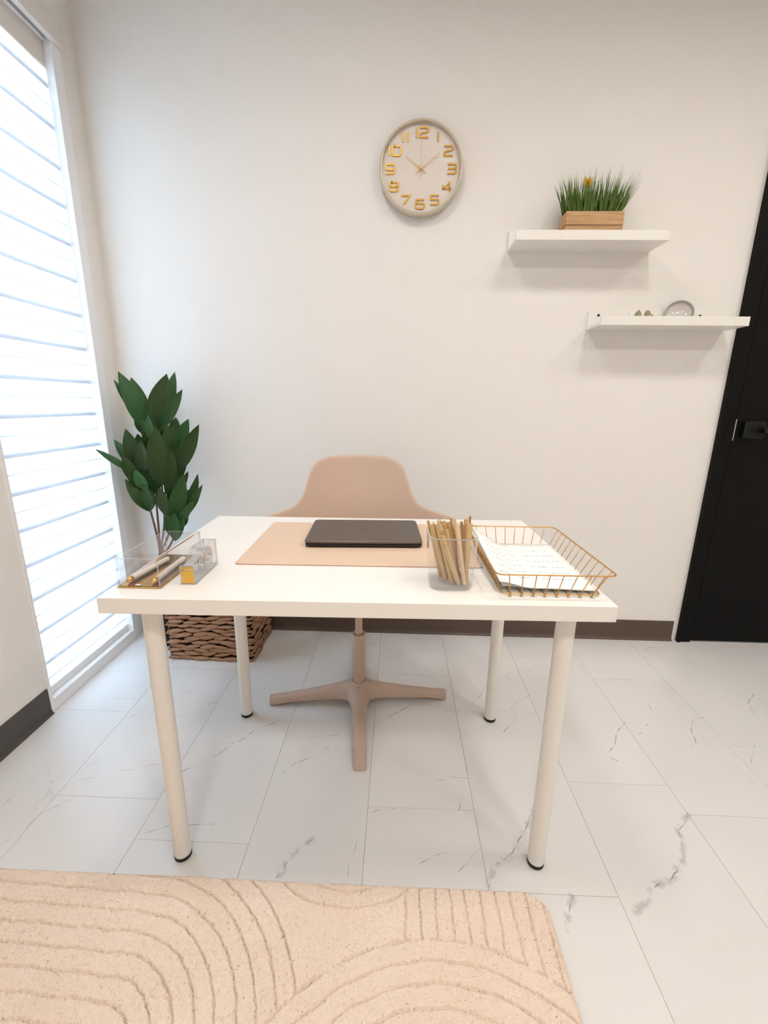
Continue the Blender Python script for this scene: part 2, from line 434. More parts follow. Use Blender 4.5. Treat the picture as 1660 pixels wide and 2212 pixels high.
def rug_mat():
    m = bpy.data.materials.new('rug_pile'); m.use_nodes = True
    nt = m.node_tree; b = nt.nodes['Principled BSDF']; b.inputs['Roughness'].default_value = 1.0
    b.inputs['Specular IOR Level'].default_value = 0.05; b.inputs['Sheen Weight'].default_value = 0.15
    tc = nt.nodes.new('ShaderNodeTexCoord')
    n = nt.nodes.new('ShaderNodeTexNoise'); n.inputs['Scale'].default_value = 420; n.inputs['Detail'].default_value = 4
    n3 = nt.nodes.new('ShaderNodeTexNoise'); n3.inputs['Scale'].default_value = 5; n3.inputs['Detail'].default_value = 3
    mx = nt.nodes.new('ShaderNodeMix'); mx.data_type = 'RGBA'
    mx.inputs[6].default_value = rgb(229, 205, 184); mx.inputs[7].default_value = rgb(248, 231, 216)
    ad = nt.nodes.new('ShaderNodeMath'); ad.operation = 'MULTIPLY_ADD'; ad.inputs[1].default_value = 0.6; ad.inputs[2].default_value = -0.1
    a2 = nt.nodes.new('ShaderNodeMath'); a2.operation = 'MULTIPLY_ADD'; a2.inputs[1].default_value = 0.6
    nt.links.new(tc.outputs['Object'], n.inputs['Vector']); nt.links.new(tc.outputs['Object'], n3.inputs['Vector'])
    nt.links.new(n.outputs['Fac'], ad.inputs[0]); nt.links.new(n3.outputs['Fac'], a2.inputs[0]); nt.links.new(ad.outputs[0], a2.inputs[2])
    nt.links.new(a2.outputs[0], mx.inputs[0]); nt.links.new(mx.outputs[2], b.inputs['Base Color'])
    bp = nt.nodes.new('ShaderNodeBump'); bp.inputs['Strength'].default_value = 0.5; bp.inputs['Distance'].default_value = 0.003
    nt.links.new(n.outputs['Fac'], bp.inputs['Height']); nt.links.new(bp.outputs[0], b.inputs['Normal'])
    return m
M['rug'] = rug_mat()

def paper_mat():
    # flat print: seven rows of small dashes in two columns
    m = bpy.data.materials.new('printed_paper'); m.use_nodes = True
    nt = m.node_tree; b = nt.nodes['Principled BSDF']; b.inputs['Roughness'].default_value = 0.8
    N = nt.nodes.new; L = nt.links.new
    tc = N('ShaderNodeTexCoord'); sp = N('ShaderNodeSeparateXYZ'); L(tc.outputs['UV'], sp.inputs[0])
    def math_(op, a, bb=None, c=None):
        n = N('ShaderNodeMath'); n.operation = op
        for i, v in enumerate((a, bb, c)):
            if v is None: continue
            if isinstance(v, (int, float)): n.inputs[i].default_value = v
            else: L(v, n.inputs[i])
        return n.outputs[0]
    u, v = sp.outputs[0], sp.outputs[1]
    vr = math_('MULTIPLY', v, 8.0)
    row = math_('LESS_THAN', math_('ABSOLUTE', math_('SUBTRACT', math_('FRACT', vr), 0.5)), 0.055)
    rid = math_('FLOOR', vr)
    nz = N('ShaderNodeTexNoise'); nz.inputs['Scale'].default_value = 38; nz.inputs['Detail'].default_value = 0
    cb = N('ShaderNodeCombineXYZ'); L(u, cb.inputs[0]); L(rid, cb.inputs[1]); L(cb.outputs[0], nz.inputs['Vector'])
    dash = math_('GREATER_THAN', nz.outputs['Fac'], 0.47)
    saw = math_('LESS_THAN', math_('FRACT', math_('MULTIPLY', u, 46.0)), 0.62)
    c1 = math_('MULTIPLY', math_('GREATER_THAN', u, 0.07), math_('LESS_THAN', u, 0.42))
    c2 = math_('MULTIPLY', math_('GREATER_THAN', u, 0.52), math_('LESS_THAN', u, 0.90))
    cm = math_('ADD', c1, c2)
    vm = math_('MULTIPLY', math_('GREATER_THAN', v, 0.08), math_('LESS_THAN', v, 0.97))
    k = math_('MULTIPLY', math_('MULTIPLY', row, math_('MULTIPLY', dash, saw)), math_('MULTIPLY', cm, vm))
    k = math_('MULTIPLY', k, 0.75)
    mx = N('ShaderNodeMix'); mx.data_type = 'RGBA'
    mx.inputs[6].default_value = rgb(250, 248, 244); mx.inputs[7].default_value = rgb(66, 58, 56)
    L(k, mx.inputs[0]); L(mx.outputs[2], b.inputs['Base Color'])
    return m
M['print'] = paper_mat()
M['paper'] = mat('plain_paper', rgb(250, 248, 243), 0.8, var=0.01)

# segment-distance group for marble veins
def seg_group():
    g = bpy.data.node_groups.new('vein_segment', 'ShaderNodeTree')
    I = g.interface
    for nm, t in (('P', 'NodeSocketVector'), ('A', 'NodeSocketVector'), ('D', 'NodeSocketVector'), ('K', 'NodeSocketFloat'), ('W', 'NodeSocketFloat')):
        I.new_socket(nm, in_out='INPUT', socket_type=t)
    I.new_socket('T', in_out='OUTPUT', socket_type='NodeSocketFloat')
    gi = g.nodes.new('NodeGroupInput'); go = g.nodes.new('NodeGroupOutput')
    def vm(op):
        n = g.nodes.new('ShaderNodeVectorMath'); n.operation = op; return n
    pa = vm('SUBTRACT'); g.links.new(gi.outputs['P'], pa.inputs[0]); g.links.new(gi.outputs['A'], pa.inputs[1])
    dt = vm('DOT_PRODUCT'); g.links.new(pa.outputs[0], dt.inputs[0]); g.links.new(gi.outputs['D'], dt.inputs[1])
    h = g.nodes.new('ShaderNodeMath'); h.operation = 'MULTIPLY'; h.use_clamp = True
    g.links.new(dt.outputs['Value'], h.inputs[0]); g.links.new(gi.outputs['K'], h.inputs[1])
    s = vm('SCALE'); g.links.new(gi.outputs['D'], s.inputs[0]); g.links.new(h.outputs[0], s.inputs['Scale'])
    q = vm('SUBTRACT'); g.links.new(pa.outputs[0], q.inputs[0]); g.links.new(s.outputs[0], q.inputs[1])
    l = vm('LENGTH'); g.links.new(q.outputs[0], l.inputs[0])
    m = g.nodes.new('ShaderNodeMath'); m.operation = 'MULTIPLY'
    g.links.new(l.outputs['Value'], m.inputs[0]); g.links.new(gi.outputs['W'], m.inputs[1])
    g.links.new(m.outputs[0], go.inputs[0])
    return g
SEG = seg_group()

def marble(name, segs, seed):
    m = bpy.data.materials.new(name); m.use_nodes = True
    nt = m.node_tree; b = nt.nodes['Principled BSDF']
    N = nt.nodes.new; L = nt.links.new
    b.inputs['Roughness'].default_value = 0.27; b.inputs['Specular IOR Level'].default_value = 0.5
    geo = N('ShaderNodeNewGeometry')
    off = N('ShaderNodeVectorMath'); off.operation = 'ADD'; off.inputs[1].default_value = (seed*3.7, seed*1.9, seed*0.7)
    L(geo.outputs['Position'], off.inputs[0])
    def noise(scale, detail, src, dist=0.0):
        n = N('ShaderNodeTexNoise'); n.inputs['Scale'].default_value = scale; n.inputs['Detail'].default_value = detail
        n.inputs['Distortion'].default_value = dist; L(src, n.inputs['Vector']); return n
    def mth(op, a, bb=None, clamp=False):
        n = N('ShaderNodeMath'); n.operation = op; n.use_clamp = clamp
        for i, v in enumerate((a, bb)):
            if v is None: continue
            if isinstance(v, (int, float)): n.inputs[i].default_value = v
            else: L(v, n.inputs[i])
        return n.outputs[0]
    def rng(x, a, bb, c, d):
        n = N('ShaderNodeMapRange'); n.interpolation_type = 'SMOOTHSTEP'
        for i, v in enumerate((a, bb, c, d)): n.inputs[i+1].default_value = v
        L(x, n.inputs[0]); return n.outputs[0]
    cloud = noise(3.0, 1, off.outputs[0])
    base = N('ShaderNodeMix'); base.data_type = 'RGBA'
    base.inputs[6].default_value = rgb(221, 219, 217); base.inputs[7].default_value = rgb(232, 230, 228)
    L(cloud.outputs['Fac'], base.inputs[0]); cur = base.outputs[2]
    # faint random veining of the print
    rid = noise(2.2, 4, off.outputs[0], 0.4)
    ridge = mth('ABSOLUTE', mth('SUBTRACT', rid.outputs['Fac'], 0.5))
    msk = noise(2.0, 0, geo.outputs['Position'])
    k0 = mth('MULTIPLY', rng(ridge, 0.001, 0.006, 1.0, 0.0), rng(msk.outputs['Fac'], 0.64, 0.80, 0.0, 0.16))
    mx = N('ShaderNodeMix'); mx.data_type = 'RGBA'; mx.inputs[7].default_value = rgb(120, 118, 120)
    L(k0, mx.inputs[0]); L(cur, mx.inputs[6]); cur = mx.outputs[2]
    if segs:
        wn_ = noise(13, 3, geo.outputs['Position'])
        ws = N('ShaderNodeVectorMath'); ws.operation = 'SUBTRACT'; ws.inputs[1].default_value = (0.5, 0.5, 0.5); L(wn_.outputs['Color'], ws.inputs[0])
        wz = N('ShaderNodeVectorMath'); wz.operation = 'MULTIPLY'; wz.inputs[1].default_value = (0.028, 0.028, 0.0); L(ws.outputs[0], wz.inputs[0])
        wp = N('ShaderNodeVectorMath'); wp.operation = 'ADD'; L(geo.outputs['Position'], wp.inputs[0]); L(wz.outputs[0], wp.inputs[1])
        def field(lst):
            acc = None
            for (a, c, wd) in lst:
                g = N('ShaderNodeGroup'); g.node_tree = SEG
                L(wp.outputs[0], g.inputs['P'])
                d = (c[0]-a[0], c[1]-a[1], 0)
                g.inputs['A'].default_value = (a[0], a[1], 0.0); g.inputs['D'].default_value = d
                g.inputs['K'].default_value = 1.0/max(1e-9, d[0]**2+d[1]**2)
                g.inputs['W'].default_value = 1.0/(0.0007*min(wd, 2.2)**0.8)
                acc = g.outputs[0] if acc is None else mth('MINIMUM', acc, g.outputs[0])
            return acc
        brk = noise(34, 1, off.outputs[0])
        t = field(segs)
        k = mth('MULTIPLY', rng(t, 0.5, 1.9, 1.0, 0.0), rng(brk.outputs['Fac'], 0.40, 0.64, 0.08, 0.62))
        wide = [s for s in segs if s[2] >= 2.9]
        if wide:
            t2 = field(wide); hb = noise(44, 3, off.outputs[0])
            k2 = mth('MULTIPLY', rng(t2, 1.0, 11.0, 0.30, 0.0), rng(hb.outputs['Fac'], 0.42, 0.62, 0.0, 1.0))
            k = mth('MAXIMUM', k, k2)
        m3 = N('ShaderNodeMix'); m3.data_type = 'RGBA'; m3.inputs[7].default_value = rgb(92, 90, 92)
        L(k, m3.inputs[0]); L(cur, m3.inputs[6]); cur = m3.outputs[2]
    L(cur, b.inputs['Base Color'])
    return m

# ------------------------------------------------------------------ the room
# floor: slab and twelve-by-twenty-four-inch plank tiles
fl = obj('floor', boxb(XL-0.2, XR+0.15, YB-0.15, YW+0.15, -0.15, -0.0095), M['grout']); struct(fl, 'white marble-look tile floor with grey veins')
XS0 = -0.677; TW = 0.2995; TL = 0.6195
seam = {0: 0.563, 1: 0.216, 2: 0.10, 3: 0.435, 4: 0.221, 5: 0.0135, 6: 0.33, 7: 0.236, 8: 0.50, 9: 0.05}
tile_meshes = {}
n_t = 0
for ci in range(0, 15):
    x0 = XS0 + ci*TW; x1 = x0 + TW
    x0c, x1c = max(x0, XL), min(x1, XR)
    if x1c - x0c < 0.01: continue
    s0 = seam.get(ci, (ci*0.23) % TL)
    y = s0 - TL*6
    while y < YW:
        y0, y1 = max(y, YB), min(y+TL, YW); y += TL
        if y1 - y0 < 0.01: continue
        g = 0.00035
        bm = boxb(x0c+g, x1c-g, y0+g, y1-g, -0.009, 0.0, bev=0.0003, seg=1)
        segs = []
        for wd, pl in VEINS:
            for a, c in zip(pl[:-1], pl[1:]):
                if max(a[0], c[0]) > x0-0.015 and min(a[0], c[0]) < x1+0.015 and max(a[1], c[1]) > y0-0.015 and min(a[1], c[1]) < y1+0.015:
                    segs.append((a, c, wd))
        if segs: mm = marble('marble_tile', segs, n_t % 11)
        else:
            key = n_t % 5
            if key not in tile_meshes: tile_meshes[key] = marble('marble_tile_plain', [], key)
            mm = tile_meshes[key]
        obj('tile', bm, mm, fl); n_t += 1

ce = obj('ceiling', boxb(XL-0.2, XR+0.15, YB-0.15, YW+0.15, ZC, ZC+0.15), M['ceil']); struct(ce, 'plain white ceiling')
struct(obj('wall_back', boxb(XL-0.2, XR+0.15, YW, YW+0.15, 0, ZC), M['wall']), 'plain off-white wall behind the desk')
struct(obj('wall_right', boxb(XR, XR+0.15, YB, YW, 0, ZC), M['wall']), 'plain off-white side wall')
struct(obj('wall_front', boxb(XL-0.2, XR+0.15, YB-0.15, YB, 0, ZC), M['wall']), 'plain off-white wall facing the desk')
WY0, WY1, WZ1 = 0.545, 1.094, 2.385      # window opening
bm = boxb(XL-0.2, XL, YB, WY0, 0, ZC)
box(bm, XL-0.2, XL, WY1, YW, 0, ZC); box(bm, XL-0.2, XL, WY0, WY1, WZ1, ZC)
struct(obj('wall_left', bm, M['wall']), 'off-white wall beside the tall window')

# cove baseboards
def cove(name, pieces, m, along, face, sgn, parent_label):
    e = struct(empty(name, (0, 0, 0)), parent_label)
    for a, b in pieces:
        prof = [(0, 0), (0.013, 0), (0.0125, 0.004), (0.007, 0.010), (0.0045, 0.018), (0.004, 0.101), (0, 0.102)]
        bmx = bmesh.new()
        if along == 'X':
            prism(bmx, [(face + sgn*d, h) for d, h in prof], a, b, 'YZ')
        else:
            prism(bmx, [(face + sgn*d, h) for d, h in prof], a, b, 'XZ')
        obj('base_strip', bmx, m, e)
    return e
cove('baseboard_back', [(XL, -0.60), (-0.5997, 0.4830), (0.4833, 1.2500), (1.2503, 1.7065), (1.7068, 1.935)], M['base_brown'], 'X', YW, -1, 'dark brown vinyl baseboard along the back wall')
cove('baseboard_left', [(YB, -0.70), (-0.699, WY0-0.004)], M['base_grey'], 'Y', XL, 1, 'dark grey vinyl baseboard on the window wall')
cove('baseboard_right', [(YB, YW)], M['base_brown'], 'Y', XR, -1, 'dark brown vinyl baseboard on the right wall')
cove('baseboard_front', [(XL, XR)], M['base_brown'], 'X', YB, 1, 'dark brown vinyl baseboard on the facing wall')

# window: frame, sill, glass
win = struct(empty('window_1', (XL, WY0, 0)), 'tall narrow window in a white frame')
wl = lambda n, bmx, m: obj(n, bmx, m, win, loc=(-XL, -WY0, 0))
wl('frame_jamb', boxb(XL-0.16, XL+0.006, WY1-0.046, WY1+0.001, 0.0, WZ1, bev=0.002), M['white_frame'])
wl('frame_jamb', boxb(XL-0.16, XL+0.004, WY0-0.001, WY0+0.012, 0.0, WZ1, bev=0.002), M['white_frame'])
wl('frame_sill', boxb(XL-0.16, XL+0.004, WY0+0.012, WY1-0.046, 0.0, 0.048, bev=0.002), M['white_frame'])
wl('frame_head', boxb(XL-0.16, XL-0.012, WY0+0.012, WY1-0.046, 2.305, WZ1, bev=0.002), M['white_frame'])
wl('sash_stile', boxb(XL-0.15, XL-0.11, WY0+0.012, WY0+0.05, 0.048, 2.305), M['white_frame'])
wl('sash_stile', boxb(XL-0.15, XL-0.11, WY1-0.085, WY1-0.046, 0.048, 2.305), M['white_frame'])
wl('glass_pane', boxb(XL-0.133, XL-0.128, WY0+0.05, WY1-0.085, 0.048, 2.305), M['glass'])

# dual-layer blind
bl = tag(empty('window_blind', (XL-0.03, WY0, 0.0)), 'white layered roller blind with horizontal bands filling the tall window', 'blind')
bo = (-(XL-0.03), -WY0, 0)
BX = XL-0.028
by0, by1 = WY0+0.0122, WY1-0.0462
def bobj(n, bmx, m, **k): return obj(n, bmx, m, bl, loc=bo, **k)
bobj('cassette', boxb(XL+0.001, XL+0.022, WY0-0.06, WY1+0.004, 2.305, 2.382, bev=0.004), M['cassette'])
bobj('head_rail', boxb(BX-0.022, BX+0.006, by0, by1, 2.225, 2.306, bev=0.004), M['cassette'])
bobj('bottom_rail', boxb(BX-0.010, BX+0.008, by0+0.002, by1-0.002, 0.0484, 0.079, bev=0.004), M['white_frame'])
bobj('end_cap', boxb(BX-0.011, BX+0.010, by0, by0+0.005, 0.0484, 0.081, bev=0.002), M['white_frame'])
bobj('end_cap', boxb(BX-0.011, BX+0.010, by1-0.005, by1, 0.0484, 0.081, bev=0.002), M['white_frame'])
P = 0.1252; z0 = 0.9888
def band(name, x, za, zb, bulge):
    bmx = bmesh.new(); n = 5; rows = []
    for i in range(n):
        t = i/(n-1); z = za + (zb-za)*t; xx = x + bulge*math.sin(math.pi*t)
        rows.append((bmx.verts.new((xx, by0, z)), bmx.verts.new((xx, by1, z))))
    for a, b in zip(rows[:-1], rows[1:]): bmx.faces.new((a[0], a[1], b[1], b[0]))
    bobj(name, bmx, M['fabric'], smooth=True)
k = -8
while True:
    zl = z0 + k*P
    if zl > 2.30: break
    # front band hangs from the seam line down; back band fills up to the next seam
    ztop = min(zl, 2.235); zbot = max(zl-0.0735, 0.079)
    if ztop - zbot > 0.005: band('slat', BX+0.0022, zbot, ztop, 0.0008)
    zt2 = min(zl-0.0560, 2.235); zb2 = max(zl-P-0.0065, 0.079)
    if zt2 - zb2 > 0.005: band('slat', BX-0.0022, zb2, zt2, -0.0006)
    k += 1
bc = bmesh.new(); tube(bc, [(BX+0.012, by1-0.006, 2.22), (BX+0.012, by1-0.006, 1.3)], 0.0016, 6)
bobj('pull_cord', bc, M['white_frame'])

# door
dr = struct(empty('door_1', (2.02, YW, 0)), 'black flush door in a black frame')
do = (-2.02, -YW, 0)
DX0, DX1, DH = 1.957, 3.02, 2.16
dob = lambda n, bmx, m, par=dr: obj(n, bmx, m, par, loc=do)
dob('door_frame_jamb', boxb(DX0, DX0+0.012, YW-0.022, YW+0.0, 0, DH+0.012, bev=0.002), M['black_door'])
dob('door_frame_jamb', boxb(DX0+0.013, DX0+0.062, YW-0.016, YW+0.0, 0, DH, bev=0.002), M['black_door'])
dob('door_frame_jamb', boxb(DX1-0.062, DX1, YW-0.016, YW+0.0, 0, DH, bev=0.002), M['black_door'])
dob('door_frame_head', boxb(DX0+0.062, DX1-0.062, YW-0.016, YW+0.0, DH-0.055, DH, bev=0.002), M['black_door'])
dob('door_leaf', boxb(DX0+0.067, DX1-0.067, YW-0.010, YW+0.0, 0.006, DH-0.06, bev=0.0015), M['black_door'])
dob('strike_plate', boxb(DX0+0.0625, DX0+0.0665, YW-0.0175, YW-0.002, 0.968, 1.058), M['steel'])
hd = dob('handle_plate', boxb(2.052, 2.140, YW-0.030, YW-0.010, 0.978, 1.050, bev=0.004), M['black_metal'])
bm = bmesh.new(); tube(bm, [(2.118, YW-0.03, 1.014), (2.118, YW-0.062, 1.014)], 0.010, 12)
obj('lever_neck', bm, M['black_metal'], hd)
obj('lever', boxb(2.106, 2.235, YW-0.072, YW-0.056, 1.002, 1.026, bev=0.004), M['black_metal'], hd)

# recessed ceiling lights
em = bpy.data.materials.new('lamp_diffuser'); em.use_nodes = True
e_n = em.node_tree; e_n.nodes.clear()
_o = e_n.nodes.new('ShaderNodeOutputMaterial'); _e = e_n.nodes.new('ShaderNodeEmission')
_e.inputs[0].default_value = (1.0, 0.95, 0.89, 1); _e.inputs[1].default_value = 3.0
e_n.links.new(_e.outputs[0], _o.inputs[0])
spots = [(0.35, 0.05), (1.45, 0.05), (2.55, 0.05), (0.35, -1.40), (1.45, -1.40), (2.55, -1.40)]
names = ['above the desk front', 'above the shelves', 'nearest the door', 'behind the viewer on the window side', 'behind the viewer in the middle', 'behind the viewer on the door side']
for (x, y), nm in zip(spots, names):
    t = tag(empty('ceiling_downlight', (x, y, ZC)), 'round white recessed ceiling downlight ' + nm, 'downlight', 'ceiling downlights')
    bm = lathe(bmesh.new(), [(0.168, -0.001), (0.168, -0.006), (0.156, -0.009), (0.150, -0.004), (0.150, -0.001)], 40)
    obj('trim_ring', bm, M['white_frame'], t, smooth=True)
    bm = lathe(bmesh.new(), [(0.1505, -0.0035), (0.0001, -0.0045)], 40)
    obj('lamp_diffuser', bm, em, t)
    ld = bpy.data.lights.new('downlight_lamp', 'AREA'); ld.shape = 'DISK'; ld.size = 0.30
    ld.energy = LAMP*(0.85 if y > -0.5 else 1.3); ld.color = (1.0, 0.95, 0.89); ld.spread = math.radians(160)
    lo = bpy.data.objects.new('downlight_lamp', ld); col.objects.link(lo); lo.parent = t; lo.location = (0, 0, -0.012)
# sky portal in the window opening (guides sampling of the sky, gives no light of its own)
pd = bpy.data.lights.new('window_sky_portal', 'AREA'); pd.shape = 'RECTANGLE'; pd.size = 2.26; pd.size_y = WY1-WY0
po = bpy.data.objects.new('window_sky_portal', pd); col.objects.link(po)
po.location = (XL-0.155, (WY0+WY1)/2, 1.18); po.rotation_euler = (0, math.radians(-90), 0); pd.cycles.is_portal = True

# ------------------------------------------------------------------ rug
RX1, RX0, RY1, RY0, RR = 0.948, -0.59, 0.012, -2.1, 0.055
rg = random.Random(5)
def groove(x, y):
    # carved lines: nested arches on the left, rings on the right, short arcs at the back edge, straight ribs between
    cA = (0.05, -0.31); yy = y + 0.036*(x-0.09)
    if x < cA[0]: dA = yy - cA[1]
    elif yy > cA[1]: dA = math.hypot(x-cA[0], yy-cA[1])
    else: dA = x - cA[0]
    wob = 0.0013*math.sin(x*61+y*37) + 0.0006*math.sin(x*143-y*90) + 0.0004*math.sin(x*390+y*310)
    dB = math.hypot(x-0.69, y+0.535)
    eC = math.hypot((x-0.485)/1.85, y-0.05)
    def line(d, ph, s):
        q = ((d - ph)/s) % 1.0; return min(q, 1-q)*s
    best = 1.0
    if dB < 0.442 + wob and dA > 0.30:
        best = line(dB + wob, 0.405, 0.0355)
        best = min(best, abs(dB - 0.442))
    elif eC < 0.098 and dA > 0.36:
        best = line(eC + wob*0.5, 0.0925, 0.033)
    elif dA < 0.392:
        best = line(dA + wob, 0.274, 0.0365)
    else:
        best = line(x + wob, 0.656, 0.0345) if x > 0.60 else line(x + wob, 0.656, 0.0345)*1.0 + 0.0022
    return best
def rug_z(x, y):
    d = groove(x, y)
    g = math.exp(-(d/0.0014)**2)
    z = 0.0160 - 0.0095*g + 0.0012*math.sin(x*9+1)*math.cos(y*11)
    return z
def rug_inside(x, y):
    dx = min(x-RX0, RX1-x); dy = min(y-RY0, RY1-y)
    if dx < RR and dy < RR: return RR - math.hypot(RR-dx, RR-dy)
    return min(dx, dy)
bm = bmesh.new()
xs = [RX0 + (RX1-RX0)*i/760 for i in range(761)]
ys = [RY1 - 0.44*i/215 for i in range(216)] + [RY1-0.44-(2.112-0.44)*i/50 for i in range(1, 51)]
V = []
for j, y in enumerate(ys):
    row = []
    for i, x in enumerate(xs):
        # pull the outer cells in onto the rounded corner
        px, py = x, y
        dx = min(x-RX0, RX1-x); dy = min(y-RY0, RY1-y)
        if dx < RR and dy < RR:
            ax, ay = RR-dx, RR-dy; mx_ = max(ax, ay); h = math.hypot(ax, ay)
            s = mx_/h if h > 1e-6 else 1
            ax *= s; ay *= s
            px = (RX0+RR-ax) if x < (RX0+RX1)/2 else (RX1-RR+ax)
            py = (RY0+RR-ay) if y < (RY0+RY1)/2 else (RY1-RR+ay)
        e = max(0.0, min(min(dx, dy), 1))
        edge = sstep(0, 0.010, e)
        z = rug_z(px, py)
        jx = jy = 0.0
        if j < 216:
            z += rg.gauss(0, 0.00055); jx = rg.gauss(0, 0.0007); jy = rg.gauss(0, 0.0007)
            if rg.random() < 0.05: z += rg.uniform(0.0008, 0.0022)
            elif rg.random() < 0.012: z -= rg.uniform(0.002, 0.005)
        z = 0.001 + (z-0.001)*(0.25+0.75*edge) if e > 0 else 0.001
        row.append(bm.verts.new((px+jx, py+jy, max(z, 0.001))))
    V.append(row)
for j in range(len(ys)-1):
    for i in range(len(xs)-1):
        bm.faces.new((V[j][i], V[j+1][i], V[j+1][i+1], V[j][i+1]))
o = obj('area_rug', bm, M['rug'], smooth=True)
tag(o, 'cream shaggy area rug with carved arch lines on the tile floor', 'rug')

# ------------------------------------------------------------------ desk
DW, DD, DHT, DTH = 1.020, 0.633, 0.73, 0.034
DR = 0.0223
desk = tag(empty('desk', (0, 0, 0), DR), 'white rectangular desk with four round white legs and black feet', 'desk')
obj('tabletop', boxb(0, DW, 0, DD, DHT-DTH, DHT, bev=0.0015), M['desk_top'], desk)
for ix, iy in ((0, 0), (1, 0), (0, 1), (1, 1)):
    lx = 0.069 if ix == 0 else DW-0.069; ly = 0.064 if iy == 0 else DD-0.064
    bm = lathe(bmesh.new(), [(0.0195, 0.010), (0.0200, 0.012), (0.0200, DHT-DTH-0.004)], 32, c=(lx, ly, 0), cap0=True, cap1=True)
    lg = obj('leg', bm, M['leg'], desk, smooth=True, sharp=0.6)
    bm = lathe(bmesh.new(), [(0.0185, 0.0), (0.0203, 0.002), (0.0203, 0.011), (0.019, 0.0115)], 32, c=(lx, ly, 0), cap0=True, cap1=True)
    obj('foot', bm, M['rubber'], lg, smooth=True, sharp=0.6)
    obj('mount_plate', boxb(lx-0.04, lx+0.04, ly-0.04, ly+0.04, DHT-DTH-0.0045, DHT-DTH-0.0002, bev=0.001), M['leg'], lg)
T = DHT + 0.0004
def on_desk(x, y): # desk-local -> room
    return (x*math.cos(DR)-y*math.sin(DR), x*math.sin(DR)+y*math.cos(DR))

# desk mat
o = empty('desk_mat', (0.490, 0.385, T), DR)
tag(o, 'pinkish beige leatherette desk mat under the laptop', 'desk mat')
bm = prism(bmesh.new(), rrect(-0.292, 0.298, -0.184, 0.184, 0.010), 0.0006, 0.0022)
obj('mat_surface', bm, M['mat'], o)
bm = prism(bmesh.new(), rrect(-0.2925, 0.2985, -0.1845, 0.1845, 0.010), 0.0, 0.0006)
obj('mat_backing', bm, M['mat_edge'], o)

# laptop
lap = tag(empty('laptop', (0.494, 0.440, T+0.0022), 0.050), 'closed dark grey laptop lying on the beige mat', 'laptop')
def slab(x0, x1, y0, y1, r, z0, z1, inset, m, name, par):
    rings = []
    for z, s in ((z0, inset), (z0+0.0015, 0.0), (z1-0.0012, 0.0), (z1, 0.0012)):
        rings.append([(a, b, z) for a, b in rrect(x0+s, x1-s, y0+s, y1-s, r)])
    return obj(name, loft(bmesh.new(), rings), m, par, smooth=True, sharp=0.5)
slab(-0.156, 0.156, -0.112, 0.108, 0.012, 0.0025, 0.0105, 0.005, M['laptop_dark'], 'base_body', lap)
lid = slab(-0.157, 0.157, -0.114, 0.104, 0.014, 0.0115, 0.0185, 0.002, M['laptop'], 'lid', lap)
bm = tube(bmesh.new(), [(-0.12, 0.106, 0.0115), (0.12, 0.106, 0.0115)], 0.0045, 12)
obj('hinge', bm, M['laptop_dark'], lap, smooth=True)
bm = bmesh.new()
for i, wd in enumerate((2.2, 1.6, 1.8, 1.2, 2.4, 1.6, 2.0)):
    x = -0.0125 + i*0.0036
    box(bm, x, x+wd*0.001, -0.0012, 0.0012, 0.0185, 0.01865)
obj('lid_wordmark', bm, M['laptop_dark'], lid, loc=(0, 0.004, 0))
for sx in (-0.13, 0.13):
    for sy in (-0.095, 0.09):
        bm = lathe(bmesh.new(), [(0.006, 0.0), (0.007, 0.0026)], 16, c=(sx, sy, 0), cap0=True, cap1=True)
        obj('rubber_foot', bm, M['rubber'], lap)

# ------------------------------------------------------------------ clear cup with kraft pens
cc = (0.7025, 0.118)
cup = tag(empty('pen_cup', (cc[0], cc[1], T), DR), 'clear rounded acrylic cup holding kraft paper pens', 'cup')
def cup_ring(h, s, z, r): return [(a, b, z) for a, b in rrect(-h, h, -h*s, h*s, r, 8)]
bm = loft(bmesh.new(), [cup_ring(0.041, 1, 0.0, 0.020), cup_ring(0.0445, 1, 0.003, 0.022), cup_ring(0.0455, 1, 0.012, 0.022), cup_ring(0.0505, 1, 0.113, 0.024)], True, False)
obj('cup_wall', bm, M['acrylic'], cup, smooth=True, sharp=0.8)
bm = loft(bmesh.new(), [cup_ring(0.0478, 1, 0.1125, 0.021), cup_ring(0.0478, 1, 0.1145, 0.021), cup_ring(0.0508, 1, 0.1145, 0.024), cup_ring(0.0508, 1, 0.1125, 0.024)], False, False)
obj('cup_rim', bm, M['acrylic_edge'], cup, smooth=True, sharp=0.6)
bm = loft(bmesh.new(), [cup_ring(0.0405, 1, 0.0006, 0.019), cup_ring(0.0438, 1, 0.003, 0.021), cup_ring(0.0440, 1, 0.0075, 0.021), cup_ring(0.0415, 1, 0.0085, 0.019)], True, True)
obj('cup_base', bm, M['acrylic_base'], cup, smooth=True, sharp=0.8)
pen_lab = ['leftmost kraft paper pen leaning in the clear cup', 'second kraft pen from the left in the clear cup', 'kraft pen with a tall flat clip left of centre in the cup', 'short kraft pen at the front of the cup crossing the others', 'kraft pen with tall clip behind the short one in the cup', 'kraft pen with round clip at the centre of the cup', 'slim pale kraft pen standing right of centre in the cup', 'pale kraft pen beside the slim one in the cup', 'tallest kraft pen at the right back of the cup', 'rightmost kraft paper pen in the clear cup', 'pale kraft pen at the back middle of the cup', 'kraft pen in the middle of the cup with its clip turned left', 'kraft pen just left of the tallest pen in the cup']
